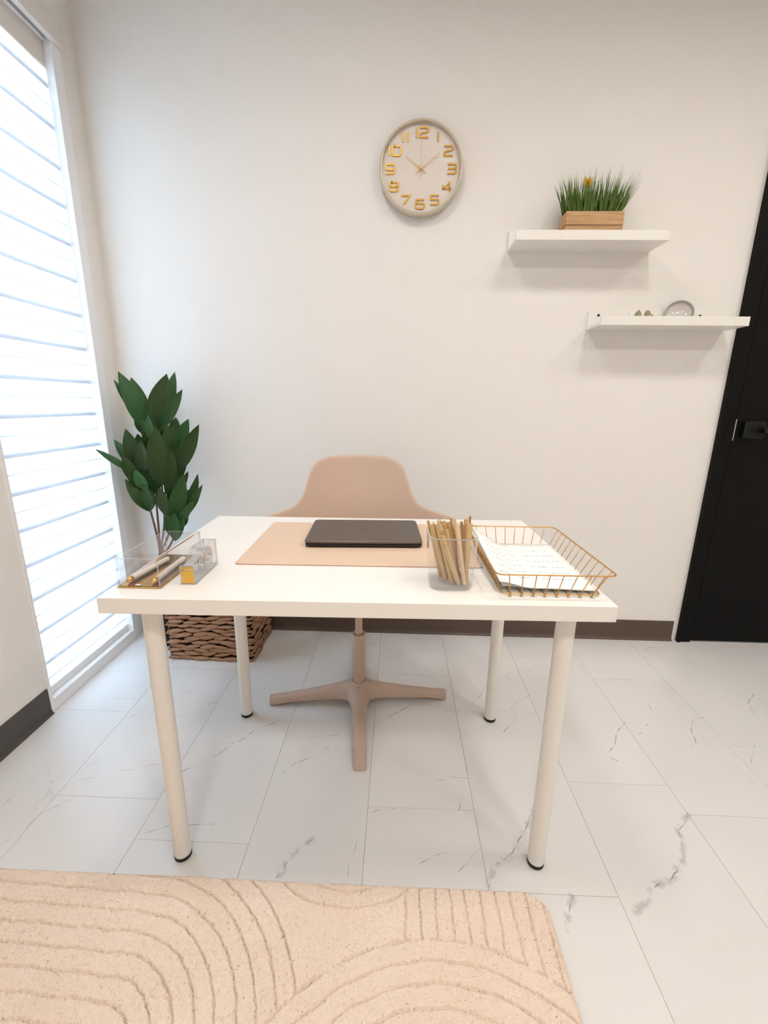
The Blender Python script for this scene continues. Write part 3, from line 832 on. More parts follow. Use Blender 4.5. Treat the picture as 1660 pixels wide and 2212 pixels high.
for i, (a, b) in enumerate(PENS):
    a = Vector(a); b = Vector(b)
    d = (b-a); L_ = d.length; dn = d.normalized()
    t = tag(empty('kraft_pen', tuple(a)), pen_lab[i], 'pen', 'kraft paper pens in the clear cup')
    t.rotation_mode = 'QUATERNION'; t.rotation_quaternion = Vector((0, 0, 1)).rotation_difference(dn)
    mb = M['kraft3'] if i in (6, 7, 10) else M['kraft']
    r = 0.0046 if i in (6, 7) else (0.0062 if i in (1, 2, 9, 10) else 0.0054)
    bm = lathe(bmesh.new(), [(r*0.9, 0.0), (r, 0.001), (r, L_*0.72)], 14, cap0=True, cap1=True)
    obj('barrel', bm, mb, t, smooth=True, sharp=0.7)
    bm = lathe(bmesh.new(), [(r+0.0006, L_*0.70), (r+0.0007, L_*0.93), (r+0.0002, L_*0.93), (r-0.0004, L_*0.90)], 14, cap0=True, cap1=True)
    obj('cap', bm, M['kraft2'] if i % 2 else mb, t, smooth=True, sharp=0.7)
    bm = bmesh.new(); ang = (i*2.4) % 6.28
    ca, sa = math.cos(ang), math.sin(ang)
    pts = [(r*0.9, L_*0.90), (r*1.0, L_*0.985), (r*1.25, L_*1.0), (r*1.6, L_*0.985), (r*1.55, L_*0.80)]
    for (p0, h0), (p1, h1) in zip(pts[:-1], pts[1:]):
        w_ = 0.0024; nx, ny = -sa, ca
        q = [(ca*p0+nx*w_, sa*p0+ny*w_, h0), (ca*p0-nx*w_, sa*p0-ny*w_, h0), (ca*p1-nx*w_, sa*p1-ny*w_, h1), (ca*p1+nx*w_, sa*p1+ny*w_, h1)]
        th = Vector((ca*0.0008, sa*0.0008, 0.0004))
        lo = [bm.verts.new(v) for v in q]; hi = [bm.verts.new(Vector(v)+th) for v in q]
        bm.faces.new(lo); bm.faces.new(hi)
        for k2 in range(4): bm.faces.new((lo[k2], lo[(k2+1) % 4], hi[(k2+1) % 4], hi[k2]))
    obj('clip', bm, M['kraft2'], t)

# ------------------------------------------------------------------ wire letter tray and paper
tr = tag(empty('letter_tray', (0.900, 0.215, T), 0.020), 'brass wire letter tray holding printed paper on the desk corner', 'letter tray')
tx0, tx1, ty0, ty1 = -0.100, 0.101, -0.152, 0.168     # base
ux0, ux1, uy0, uy1 = -0.119, 0.121, -0.170, 0.177     # rim
tz0, tz1 = 0.004, 0.052
bm = tube(bmesh.new(), [(a, b, tz1) for a, b in rrect(ux0, ux1, uy0, uy1, 0.016, 5)], 0.0016, 8, closed=True)
obj('rim_wire', bm, M['gold_wire'], tr, smooth=True)
bm = tube(bmesh.new(), [(a, b, tz0) for a, b in rrect(tx0, tx1, ty0, ty1, 0.012, 5)], 0.0013, 8, closed=True)
obj('base_wire', bm, M['gold_wire'], tr, smooth=True)
def wire(pts, name='wire'):
    obj(name, tube(bmesh.new(), pts, 0.00105, 6), M['gold_wire'], tr, smooth=True)
for i in range(8):
    f = (i+0.5)/8
    xb = tx0+0.006+(tx1-tx0-0.012)*f; xu = ux0+0.012+(ux1-ux0-0.024)*f
    wire([(xu, uy0, tz1), (xb+(xu-xb)*0.3, ty0-0.004, tz0+0.012), (xb, ty0, tz0-0.0012), (xb, ty0+0.01, tz0-0.0022), (xb, ty1-0.01, tz0-0.0022), (xb, ty1, tz0-0.0012), (xb+(xu-xb)*0.3, ty1+0.003, tz0+0.012), (xu, uy1, tz1)])
for i in range(11):
    f = (i+0.5)/11
    yb = ty0+0.006+(ty1-ty0-0.012)*f; yu = uy0+0.012+(uy1-uy0-0.024)*f
    for s, xa, xb_ in ((-1, ux0, tx0), (1, ux1, tx1)):
        wire([(xa, yu, tz1), (xb_+s*0.004, yb+(yu-yb)*0.3, tz0+0.012), (xb_, yb, tz0+0.0012), (xb_-s*0.012, yb, tz0+0.0012)])
for i in range(8):
    f = (i+0.5)/8; xb = tx0+0.006+(tx1-tx0-0.012)*f
    bm = tube(bmesh.new(), [(xb, ty0+0.002, 0.0026), (xb-0.002, ty0-0.005, 0.0028), (xb-0.004, ty0-0.006, 0.0034)], 0.0022, 6)
    obj('wire_end', bm, M['gold'], tr, smooth=True)

def sheet(name, label, zoff, dx, dy, rot, m, lift):
    bm = bmesh.new(); nx, ny = 22, 14; G = []
    uvl = bm.loops.layers.uv.new('UVMap'); W_, H_ = 0.2, 0.292
    cr, sr = math.cos(rot), math.sin(rot); uvs = {}
    for j in range(ny+1):
        row = []
        for i in range(nx+1):
            u, v = i/nx, j/ny
            x = -0.098 + W_*u; y = -0.140 + H_*v
            t = sstep(0.0, 1.0, max(0.0, (0.36-u)/0.36))
            z = lift*t*(0.35+0.65*v) + 0.002*math.sin(u*5+v*3)*u + 0.001
            x -= 0.006*t*v
            p = bm.verts.new((x*cr-y*sr+dx, x*sr+y*cr+dy, z)); uvs[p] = (u, v)
            row.append(p)
        G.append(row)
    for j in range(ny):
        for i in range(nx):
            f = bm.faces.new((G[j][i], G[j][i+1], G[j+1][i+1], G[j+1][i]))
            for lp in f.loops: lp[uvl].uv = uvs[lp.vert]
    o = obj(name, bm, m, None, smooth=True)
    o.location = (0.900, 0.215, T+zoff); o.rotation_euler = (0, 0, 0.020)
    sm = o.modifiers.new('thick', 'SOLIDIFY'); sm.thickness = 0.0003; sm.offset = -1
    tag(o, label, 'paper', 'papers in the wire tray')
    return o
sheet('paper_sheet', 'blank bottom sheet of paper lying in the brass wire tray', 0.0060, 0.003, 0.006, 0.0, M['paper'], 0.018)
sheet('paper_sheet', 'curled top sheet with rows of small print in the brass wire tray', 0.0090, -0.003, 0.0, -0.012, M['print'], 0.040)

# ------------------------------------------------------------------ acrylic pen tray
ax0, ax1, ay0, ay1 = 0.0135, 0.1030, 0.048, 0.243
bx_ = tag(empty('acrylic_tray', ((ax0+ax1)/2, (ay0+ay1)/2, T), 0.005), 'open clear acrylic box with a gold base holding two cream pens', 'organizer')
hx, hy = (ax1-ax0)/2, (ay1-ay0)/2; AH = 0.064
obj('gold_base', boxb(-hx, hx, -hy, hy, 0.0, 0.003, bev=0.0008), M['gold'], bx_)
def panel(name, x0, x1, y0, y1, z0, z1, par):
    # a clear sheet whose edge glint is put in as grey haze
    bm = boxb(x0, x1, y0, y1, z0, z1)
    big = max((f.calc_area() for f in bm.faces))
    for f in bm.faces:
        if f.calc_area() < big*0.5: f.material_index = 1
    return obj(name, bm, [M['acrylic'], M['acrylic_edge']], par)
panel('side_panel', -hx, -hx+0.003, -hy, hy, 0.003, AH, bx_)
panel('side_panel', hx-0.003, hx, -hy, hy, 0.003, AH, bx_)
panel('end_panel', -hx+0.003, hx-0.003, -hy, -hy+0.003, 0.003, AH, bx_)
panel('end_panel', -hx+0.003, hx-0.003, hy-0.003, hy, 0.003, AH, bx_)
for nm, xx in (('top_edge', hx-0.0015),):
    obj('gold_edge', boxb(hx-0.0031, hx+0.0002, -hy, hy-0.03, AH, AH+0.0007), M['gold'], bx_)
def desk_pen(a, b, label):
    a, b = Vector(a), Vector(b); L_ = (b-a).length
    t = tag(empty('cream_pen', tuple(a)), label, 'pen', 'cream and gold pens in the acrylic box')
    t.rotation_mode = 'QUATERNION'; t.rotation_quaternion = Vector((0, 0, 1)).rotation_difference((b-a).normalized())
    r = 0.0062
    obj('barrel', lathe(bmesh.new(), [(r, L_*0.10), (r, L_*0.92), (r*0.96, L_*0.97), (r*0.7, L_)], 18, cap0=True, cap1=True), M['cream'], t, smooth=True, sharp=0.7)
    obj('end_ring', lathe(bmesh.new(), [(r*0.55, 0.0), (r*0.85, 0.003), (r*1.06, 0.006), (r*1.06, L_*0.10)], 18, cap0=True, cap1=True), M['gold'], t, smooth=True, sharp=0.7)
    bm = tube(bmesh.new(), [(-r*0.9, 0, L_*0.07), (-r*1.5, 0, L_*0.08), (-r*1.45, 0, L_*0.34), (-r*1.1, 0, L_*0.36)], 0.0012, 6)
    obj('clip', bm, M['gold'], t, smooth=True)
desk_pen((0.0275, 0.060, T+0.0103), (0.0425, 0.196, T+0.0103), 'cream pen against the window side of the acrylic box')
desk_pen((0.0830, 0.058, T+0.0105), (0.0790, 0.200, T+0.0105), 'cream pen with gold clip against the tape dispenser side of the acrylic box')
bm = boxb(0.046, 0.058, 0.0535, 0.058, T+0.0033, T+0.0046)
tag(obj('paper_label', bm, M['paper']), 'tiny white paper label lying on the gold base of the acrylic box', 'label')

# ------------------------------------------------------------------ tape dispenser
td = tag(empty('tape_dispenser', (0.1495, 0.072, T), 0.02), 'clear acrylic tape dispenser with a gold front plate', 'tape dispenser')
hw = 0.016
prof = [(0.0, 0.0), (0.121, 0.0), (0.121, 0.0635), (0.058, 0.0635), (0.050, 0.056), (0.036, 0.040), (0.022, 0.036), (0.010, 0.040), (0.0, 0.040)]
for s in (-hw, hw-0.003):
    bm = prism(bmesh.new(), prof, s, s+0.003, 'YZ')
    big = max(f.calc_area() for f in bm.faces)
    for f in bm.faces:
        if f.calc_area() < big*0.5: f.material_index = 1
    obj('side_cheek', bm, [M['acrylic'], M['acrylic_edge']], td)
panel('floor_plate', -hw+0.003, hw-0.003, 0.003, 0.121, 0.0, 0.004, td)
panel('back_plate', -hw+0.003, hw-0.003, 0.118, 0.121, 0.004, 0.0635, td)
panel('top_plate', -hw+0.003, hw-0.003, 0.058, 0.118, 0.0605, 0.0635, td)
obj('front_plate', boxb(-hw+0.003, hw-0.003, 0.0005, 0.003, 0.003, 0.031, bev=0.0004), M['gold_plate'], td)
obj('front_lip', boxb(-hw+0.003, hw-0.003, 0.0002, 0.006, 0.034, 0.039, bev=0.0005), M['gold_plate'], td)
bm = bmesh.new(); n = 7
for i in range(n):
    x = -hw+0.003 + (2*hw-0.006)*i/n; x2 = -hw+0.003 + (2*hw-0.006)*(i+1)/n
    prism(bm, [(x, 0.038), (x2, 0.038), (x2, 0.0395), ((x+x2)/2, 0.0425), (x, 0.0395)], 0.0006, 0.0012, 'XZ')
obj('cutter_teeth', bm, M['steel'], td)
# roll of tape with slotted core
def ringx(r0, r1, x0, x1, c, seg=32):
    bm = bmesh.new(); R = []
    for (r, x) in ((r0, x0), (r1, x0), (r1, x1), (r0, x1)):
        R.append([bm.verts.new((x, c[0]+r*math.cos(2*math.pi*k/seg), c[1]+r*math.sin(2*math.pi*k/seg))) for k in range(seg)])
    for i in range(4):
        for k in range(seg): bm.faces.new((R[i][k], R[i][(k+1) % seg], R[(i+1) % 4][(k+1) % seg], R[(i+1) % 4][k]))
    return bm
tcx = (0.086, 0.031)
roll = obj('tape_roll', ringx(0.0125, 0.024, -0.0095, 0.0095, tcx), M['acrylic_edge'], td, smooth=True, sharp=0.6)
obj('tape_core', ringx(0.0108, 0.0128, -0.0098, 0.0098, tcx), M['tape'], td, smooth=True, sharp=0.6)
bm = tube(bmesh.new(), [(-0.0129, tcx[0], tcx[1]), (0.0129, tcx[0], tcx[1])], 0.0045, 16)
obj('spindle', bm, M['tape'], td, smooth=True)
for i in range(4):  # white comb-like tines in front of the tape roll
    a = math.radians(200)
    xx = -0.0085 + i*0.0052
    bm = tube(bmesh.new(), [(xx, 0.062, 0.052), (xx, 0.058, 0.045), (xx, 0.056, 0.028), (xx, 0.058, 0.016)], 0.0012, 6)
    obj('comb_tine', bm, M['tape'], td, smooth=True)
obj('comb_bar', boxb(-0.011, 0.011, 0.0545, 0.0575, 0.021, 0.025, bev=0.0006), M['tape'], td)
bm = bmesh.new(); R_ = []
for (y_, z_) in ((0.004, 0.040), (0.020, 0.0415), (0.045, 0.047), (0.066, 0.0472)):
    R_.append((bm.verts.new((-0.009, y_, z_)), bm.verts.new((0.009, y_, z_))))
for a, b in zip(R_[:-1], R_[1:]): bm.faces.new((a[0], a[1], b[1], b[0]))
obj('tape_strip', bm, M['acrylic_edge'], td)

# ------------------------------------------------------------------ swivel chair
ch = tag(empty('swivel_chair', (0.455, 0.672, 0), 0.10), 'beige plastic swivel armchair on a four-star base behind the desk', 'chair')
def leg_ring(t):
    # t: distance from hub, returns rounded-trapezoid section (across, z)
    w = 0.0205 + 0.006*(1-t/0.335) + 0.034*math.exp(-((t)/0.050)**2)
    top = 0.030 + 0.056*(1-t/0.335)**1.25
    bot = 0.012 + 0.020*(1-t/0.335)*sstep(0.335, 0.20, t) if t < 0.30 else 0.0015 + 0.0105*sstep(0.335, 0.30, t)*0.6
    bot = min(bot, top-0.012)
    wt = w*0.62
    return [(-w, bot), (-w*1.0, bot+(top-bot)*0.35), (-wt*1.12, top-0.006), (-wt*0.7, top), (wt*0.7, top), (wt*1.12, top-0.006), (w*1.0, bot+(top-bot)*0.35), (w, bot)]
base = obj('base_hub', lathe(bmesh.new(), [(0.020, 0.030), (0.034, 0.034), (0.036, 0.070), (0.033, 0.084), (0.0265, 0.088), (0.026, 0.080)], 32, cap0=True, cap1=True), M['chair_base'], ch, smooth=True, sharp=0.7)
for a in (0.0, 90.0, 180.0, 270.0):
    A = math.radians(a); bm = bmesh.new(); rings = []
    for t in (0.004, 0.02, 0.04, 0.06, 0.085, 0.12, 0.17, 0.22, 0.27, 0.30, 0.322, 0.332, 0.335):
        sh = 1.0 if t < 0.33 else (0.88 if t < 0.334 else 0.72)
        rings.append([(t*math.cos(A) - s*sh*math.sin(A), t*math.sin(A) + s*sh*math.cos(A), z) for s, z in leg_ring(t)])
    loft(bm, rings)
    lg = obj('base_leg', bm, M['chair_base'], ch, smooth=True, sharp=0.9)
    bm = lathe(bmesh.new(), [(0.013, 0.0), (0.014, 0.002), (0.014, 0.006)], 16, c=(0.312*math.cos(A), 0.312*math.sin(A), 0), cap0=True, cap1=True)
    obj('glide', bm, M['rubber'], lg)
obj('column_sleeve', lathe(bmesh.new(), [(0.0235, 0.076), (0.0240, 0.080), (0.0240, 0.262), (0.0255, 0.266), (0.0260, 0.280), (0.0245, 0.283), (0.0160, 0.282), (0.0155, 0.274)], 32, cap0=True, cap1=True), M['chair_base'], ch, smooth=True, sharp=0.8)
obj('column_rod', lathe(bmesh.new(), [(0.0132, 0.272), (0.0132, 0.470)], 24, cap0=True, cap1=True), M['chair_base'], ch, smooth=True, sharp=0.8)
obj('seat_bracket', boxb(-0.10, 0.10, -0.10, 0.10, 0.460, 0.480, bev=0.008), M['chair_base'], ch)
# seat pan
bm = bmesh.new(); rings = []
for z, s in ((0.478, 0.55), (0.480, 0.80), (0.488, 0.95), (0.500, 1.0), (0.510, 0.98), (0.509, 0.90), (0.500, 0.6), (0.498, 0.2)):
    rings.append([(0.235*s*math.cos(q)*(1 if abs(math.cos(q)) < 2 else 1), -0.01 + 0.225*s*math.sin(q), z) for q in [2*math.pi*k/40 for k in range(40)]])
loft(bm, rings); obj('seat', bm, M['chair'], ch, smooth=True, sharp=1.0)
# back and arms: one wrapped shell whose top edge drops from the backrest into the arms
def top_h(th):
    a = abs(math.degrees(th))
    pts = [(0, 0.905), (14, 0.904), (24, 0.900), (30, 0.890), (34, 0.874), (36, 0.855), (38.8, 0.81), (40.8, 0.775), (43.1, 0.748), (47, 0.728), (52, 0.716), (60, 0.707), (68, 0.697), (80, 0.683), (92, 0.672), (105, 0.664), (118, 0.655), (126, 0.630), (130, 0.600)]
    for (x0, y0), (x1, y1) in zip(pts[:-1], pts[1:]):
        if a <= x1: return y0 + (y1-y0)*(a-x0)/(x1-x0)
    return pts[-1][1]
def shell(th, z):
    a = abs(math.degrees(th))
    v = (z-0.44)/0.46
    rx = 0.225 + 0.150*sstep(0.0, 0.50, v)*sstep(25, 80, a) + 0.075*sstep(0.0, 0.6, v)*(1-sstep(25, 80, a))
    ry = 0.205 + 0.055*v + 0.03*sstep(0.5, 1.0, v)
    x = rx*math.sin(th); y = 0.0 + ry*math.cos(th)
    if a > 90: y = ry*math.cos(th)*1.05
    # arms roll outward a little at their top edge
    e = top_h(th) - z
    if a > 45:
        k_ = sstep(0.05, 0.0, e)*sstep(45, 75, a)
        x += math.copysign(0.022*k_, th)
    return (x, y, z)
_d = [0, 6, 12, 18, 24, 27, 30, 32, 34, 35, 36, 37, 38, 39, 40, 41, 42, 43, 45, 47, 50, 54, 58, 63, 68, 74, 80, 90, 100, 110, 118, 124, 130]
_ths = [-d for d in reversed(_d[1:])] + _d
bm = bmesh.new(); nth, nz = len(_ths)-1, 16; G = []
for i in range(nth+1):
    th = math.radians(_ths[i]); ht = top_h(th); lo = 0.490 + 0.04*sstep(80, 130, abs(math.degrees(th)))
    G.append([bm.verts.new(shell(th, lo + (ht-lo)*j/nz)) for j in range(nz+1)])
for i in range(nth):
    for j in range(nz): bm.faces.new((G[i][j], G[i+1][j], G[i+1][j+1], G[i][j+1]))
o = obj('back_shell', bm, M['chair'], ch, smooth=True)
md = o.modifiers.new('thickness', 'SOLIDIFY'); md.thickness = 0.011; md.offset = 0
md = o.modifiers.new('smooth', 'SUBSURF'); md.levels = 1; md.render_levels = 1

# ------------------------------------------------------------------ wall clock
CR = 0.157
ck = tag(empty('wall_clock', (0.6505, YW, 1.970)), 'round white wall clock with raised gold numerals and champagne rim', 'clock')
bm = lathe(bmesh.new(), [(0.150, 0.0), (CR, 0.001), (CR, 0.036), (CR-0.0015, 0.040), (CR-0.005, 0.0415), (CR-0.008, 0.040), (CR-0.009, 0.036), (CR-0.010, 0.024)], 96, axis='Y')
obj('rim', bm, M['champagne'], ck, smooth=True, sharp=0.8)
bm = lathe(bmesh.new(), [(CR-0.0085, 0.022), (CR-0.0085, 0.0245)], 96, axis='Y', cap0=True, cap1=True)
obj('dial', bm, M['clock_face'], ck)
bm = lathe(bmesh.new(), [(CR-0.0088, 0.0352), (CR-0.0088, 0.0364)], 96, axis='Y', cap0=True, cap1=True)
obj('glass', bm, M['clock_glass'], ck)
DIG = {
 '0': [[(.18, 1), (.82, 1), (1, .85), (1, .15), (.82, 0), (.18, 0), (0, .15), (0, .85), (.18, 1), (.3, 1)]],
 '1': [[(0.5, 1), (0.5, 0)]],
 '2': [[(0, 1), (.82, 1), (1, .86), (1, .66), (.82, .52), (.25, .46), (.03, .30), (.03, 0), (1, 0)]],
 '3': [[(0, 1), (.84, 1), (1, .87), (1, .64), (.84, .52), (.05, .52)], [(.84, .52), (1, .40), (1, .14), (.84, 0), (0, 0)]],
 '4': [[(.8, 0), (.8, 1), (.12, .27), (1, .27)], [(0.02, .68), (.02, .27), (.2, .27)]],
 '5': [[(1, 1), (.03, 1), (.03, .55), (.84, .55), (1, .42), (1, .14), (.84, 0), (0, 0)]],
 '6': [[(1, 1), (.16, 1), (0, .86), (0, .14), (.16, 0), (.84, 0), (1, .14), (1, .46), (.84, .58), (.03, .58)]],
 '7': [[(0, 1), (.98, 1), (.28, 0)]],
 '8': [[(.16, 1), (.84, 1), (1, .88), (1, .62), (.84, .52), (.16, .52), (0, .62), (0, .88), (.16, 1), (.3, 1)], [(.16, .52), (0, .40), (0, .14), (.16, 0), (.84, 0), (1, .14), (1, .40), (.84, .52)]],
 '9': [[(0, 0), (.84, 0), (1, .14), (1, .86), (.84, 1), (.16, 1), (0, .86), (0, .54), (.16, .42), (.97, .42)]]}
def stroke(bm, pts, wd, y0, y1):
    pts = [Vector((a, b)) for a, b in pts]; n = len(pts); Lf, Rt = [], []
    for i in range(n):
        d0 = (pts[i]-pts[i-1]).normalized() if i > 0 else None
        d1 = (pts[i+1]-pts[i]).normalized() if i < n-1 else None
        d0 = d0 or d1; d1 = d1 or d0
        t = (d0+d1).normalized(); nrm = Vector((-t.y, t.x)); s = wd/2/max(0.5, nrm.dot(Vector((-d0.y, d0.x))))
        Lf.append(pts[i]+nrm*s); Rt.append(pts[i]-nrm*s)
    for i in range(n-1):
        q = [Lf[i], Rt[i], Rt[i+1], Lf[i+1]]
        lo = [bm.verts.new((p.x, y0, p.y)) for p in q]; hi = [bm.verts.new((p.x, y1, p.y)) for p in q]
        bm.faces.new(lo); bm.faces.new(hi)
        for k2 in range(4): bm.faces.new((lo[k2], lo[(k2+1) % 4], hi[(k2+1) % 4], hi[k2]))
for hnum in range(1, 13):
    s = str(hnum); a = math.radians(90 - 30*hnum); rr_ = 0.117
    cx, cz = rr_*math.cos(a), rr_*math.sin(a)
    if hnum in (1, 11, 5, 7): rr2 = 0.119; cx, cz = rr2*math.cos(a)*(0.94 if hnum in (5, 7) else 1.02), rr2*math.sin(a)
    wds = [0.008 if c == '1' else 0.032 for c in s]
    if s == '11': gap = 0.010
    else: gap = 0.007
    tot = sum(wds) + gap*(len(s)-1); x = cx - tot/2; hgt = 0.030
    bm = bmesh.new()
    for c, wd in zip(s, wds):
        for pl in DIG[c]:
            stroke(bm, [(x + px*wd, cz - hgt/2 + pz*hgt) for px, pz in pl], 0.0048, -0.0245, -0.0285)
        x += wd + gap
    obj('numeral', bm, M['gold_num'], ck)
    bm = lathe(bmesh.new(), [(0.0012, 0.0245), (0.0010, 0.0255)], 10, axis='Y', c=(0.076*math.cos(a), 0, 0.076*math.sin(a)), cap0=True, cap1=True)
    obj('hour_dot', bm, M['gold_num'], ck)
def hand(name, ang, ln, tail, w0, y0):
    a = math.radians(90-ang); d = Vector((math.cos(a), math.sin(a))); nn = Vector((-d.y, d.x)); bm = bmesh.new()
    q = [d*ln + nn*w0*0.35, d*ln - nn*w0*0.35, -d*tail - nn*w0*0.8, -d*tail + nn*w0*0.8]
    lo = [bm.verts.new((p.x, y0, p.y)) for p in q]; hi = [bm.verts.new((p.x, y0-0.0008, p.y)) for p in q]
    bm.faces.new(lo); bm.faces.new(hi)
    for k2 in range(4): bm.faces.new((lo[k2], lo[(k2+1) % 4], hi[(k2+1) % 4], hi[k2]))
    obj(name, bm, M['gold_num'], ck)
hand('hour_hand', 305, 0.070, 0.022, 0.0016, -0.0290)
hand('minute_hand', 54, 0.084, 0.022, 0.0016, -0.0305)
hand('second_hand', 0.5, 0.088, 0.030, 0.0009, -0.0320)
bm = lathe(bmesh.new(), [(0.0042, 0.0245), (0.0042, 0.0330), (0.002, 0.0340)], 20, axis='Y', cap0=True, cap1=True)
obj('hub', bm, M['gold_num'], ck, smooth=True, sharp=0.7)

# ------------------------------------------------------------------ floating shelves
def ledge(x0, x1, z, label):
    s = tag(empty('wall_ledge', (x0, YW, z)), label, 'shelf', 'white picture ledges on the back wall')
    L_ = x1-x0; dp = 0.137
    obj('base_board', boxb(0, L_, -dp+0.012, -0.012, 0.0, 0.012, bev=0.0006), M['white_lac'], s)
    obj('front_lip', boxb(0, L_, -dp, -dp+0.012, 0.0, 0.033, bev=0.0008), M['white_lac'], s)
    obj('back_rail', boxb(0, L_, -0.012, 0.0, 0.0, 0.070, bev=0.0008), M['white_lac'], s)
    for sx in (0.040, L_-0.110):
        bm = lathe(bmesh.new(), [(0.0052, 0.0115), (0.0050, 0.0130), (0.003, 0.0136)], 14, axis='Y', c=(sx, 0, 0.0565), cap0=True, cap1=True)
        obj('screw', bm, M['black_metal'], s)
    return s
ledge(1.0045, 1.560, 1.6955, 'upper white wall ledge carrying the grass planter')
ledge(1.3500, 1.905, 1.4065, 'lower white wall ledge carrying the leaning dish')

# planter on the upper ledge
gp = tag(empty('grass_planter', (1.292, 1.112, 1.7076)), 'small pale wooden box of artificial grass on the upper ledge', 'planter')
PX, PY, PH = 0.105, 0.040, 0.090
for zz in ((0.0, 0.0435), (0.0455, PH)):
    obj('front_plank', boxb(-PX, PX, -PY, -PY+0.006, zz[0], zz[1], bev=0.001), M['wood'], gp)
    obj('back_plank', boxb(-PX, PX, PY-0.006, PY, zz[0], zz[1], bev=0.001), M['wood'], gp)
    for s in (-1, 1):
        obj('end_plank', boxb(min(s*PX, s*(PX-0.006)), max(s*PX, s*(PX-0.006)), -PY+0.006, PY-0.006, zz[0], zz[1], bev=0.001), M['wood'], gp)
obj('bottom_plank', boxb(-PX+0.006, PX-0.006, -PY+0.006, PY-0.006, 0.0, 0.006), M['wood'], gp)
obj('moss_bed', boxb(-PX+0.006, PX-0.006, -PY+0.006, PY-0.006, 0.06, 0.078, bev=0.003), M['soil'], gp)
gr = random.Random(11); bm = bmesh.new()
def blade(bm, b, tip, wd, bend):
    b, tip = Vector(b), Vector(tip); d = tip-b
    side = Vector((1, gr.uniform(-0.6, 0.6), 0)).normalized(); prev = None; n = 5
    nrm = d.cross(side).normalized()
    for i in range(n+1):
        t = i/n; p = b + d*t + Vector((bend*t*t, 0, -abs(bend)*0.25*t*t)) - nrm*0.0
        w_ = wd*(1-t**1.6)*(0.75+0.25*math.sin(math.pi*min(1, t+0.25)))
        if i == n: cur = (bm.verts.new(p),)
        else: cur = (bm.verts.new(p-side*w_), bm.verts.new(p+nrm*w_*0.5), bm.verts.new(p+side*w_))
        if prev:
            if len(cur) == 3:
                bm.faces.new((prev[0], prev[1], cur[1], cur[0])); bm.faces.new((prev[1], prev[2], cur[2], cur[1]))
            else:
                bm.faces.new((prev[0], prev[1], cur[0])); bm.faces.new((prev[1], prev[2], cur[0]))
        prev = cur
for i in range(300):
    x = gr.uniform(-PX+0.010, PX-0.010); y = gr.uniform(-PY+0.010, PY-0.010)
    ln = gr.uniform(0.085, 0.150); fan = x/PX
    tip = (x + fan*0.030 + gr.gauss(0, 0.010), y + gr.gauss(-0.004, 0.012), 0.075+ln)
    blade(bm, (x, y, 0.072), tip, gr.uniform(0.0024, 0.0040), gr.gauss(0.004*fan, 0.006))
for x, y, tx, ty, tz in ((0.094, 0.0, 0.158, -0.006, 0.243), (0.093, 0.012, 0.172, 0.0, 0.226), (0.092, -0.012, 0.130, -0.012, 0.240), (-0.094, -0.005, -0.150, -0.014, 0.190), (-0.095, 0.01, -0.136, 0.0, 0.188), (0.05, 0, 0.086, -0.01, 0.262), (0.03, 0.0, 0.045, -0.01, 0.252), (-0.01, 0, 0.0, -0.01, 0.256)):
    for q in range(2):
        blade(bm, (x, y, 0.072), (tx+q*0.006, ty+q*0.006, tz-q*0.012), 0.0032, 0.004*(1 if x > 0 else -1))
g = obj('grass_blades', bm, M['grass'], gp); g['kind'] = 'stuff'
bm = bmesh.new()
for k2 in range(5):
    a = 2*math.pi*k2/5
    blade(bm, (-0.024, 0.004, 0.184), (-0.024+0.018*math.cos(a), 0.004+0.010*math.sin(a), 0.219), 0.010, 0.0)
fw = obj('flower', bm, M['flower'], gp)

# dish leaning on the lower ledge, pebbles beside it
zl = 1.4065 + 0.0124
ds = tag(empty('small_dish', (1.700, 1.112, zl)), 'small glazed grey dish leaning against the wall on the lower ledge', 'dish')
N_ = Vector((-0.32, -0.90, 0.26)).normalized()      # bowl opening direction
q_ = Vector((0, 0, 1)).rotation_difference(N_)
RD = 0.051
prof = [(0.0001, 0.0), (0.020, 0.0005), (0.036, 0.005), (0.047, 0.015), (RD, 0.025), (RD-0.0015, 0.0262), (RD-0.004, 0.025), (0.044, 0.016), (0.031, 0.009), (0.018, 0.0045), (0.0001, 0.004)]
bm = lathe(bmesh.new(), prof, 48)
lowest = 1e9
for v in bm.verts:
    v.co = q_ @ v.co; lowest = min(lowest, v.co.z)
for v in bm.verts: v.co.z -= lowest
ymax = max(v.co.y for v in bm.verts)
for v in bm.verts: v.co.y += (YW-0.0125) - 1.112 - ymax
o = obj('dish_bowl', bm, [M['ceramic'], M['ceramic_rim_shade']], ds, smooth=True, sharp=1.2)
me = o.data
for p in me.polygons:
    vi = [v % 48 for v in p.vertices]; ri = max(v//48 for v in p.vertices)
    if ri <= 7: p.material_index = 1  # grey outside and rim; shade of the upper inner wall painted in too
def pebble(name, loc, sx, sy, sz, label, m, seed):
    bm = bmesh.new(); bmesh.ops.create_icosphere(bm, subdivisions=2, radius=1.0); r_ = random.Random(seed)
    for v in bm.verts:
        k_ = 1 + 0.06*math.sin(5*v.co.x+seed) + 0.05*math.cos(4*v.co.z-seed)
        v.co = Vector((v.co.x*sx*k_, v.co.y*sy*k_, max(v.co.z, -0.85)*sz*k_))
    lo_ = min(v.co.z for v in bm.verts)
    for v in bm.verts: v.co.z -= lo_
    o = obj(name, bm, m, smooth=True); o.location = loc
    return tag(o, label, 'pebble', 'pebbles on the lower ledge')
pebble('pebble', (1.500, 1.075, zl), 0.013, 0.009, 0.0245, 'olive grey pebble standing on the lower ledge, nearer the window', M['stone'], 1)
pebble('pebble', (1.536, 1.077, zl), 0.013, 0.010, 0.0240, 'olive grey pebble on a flat stone, nearer the dish', M['stone'], 4)
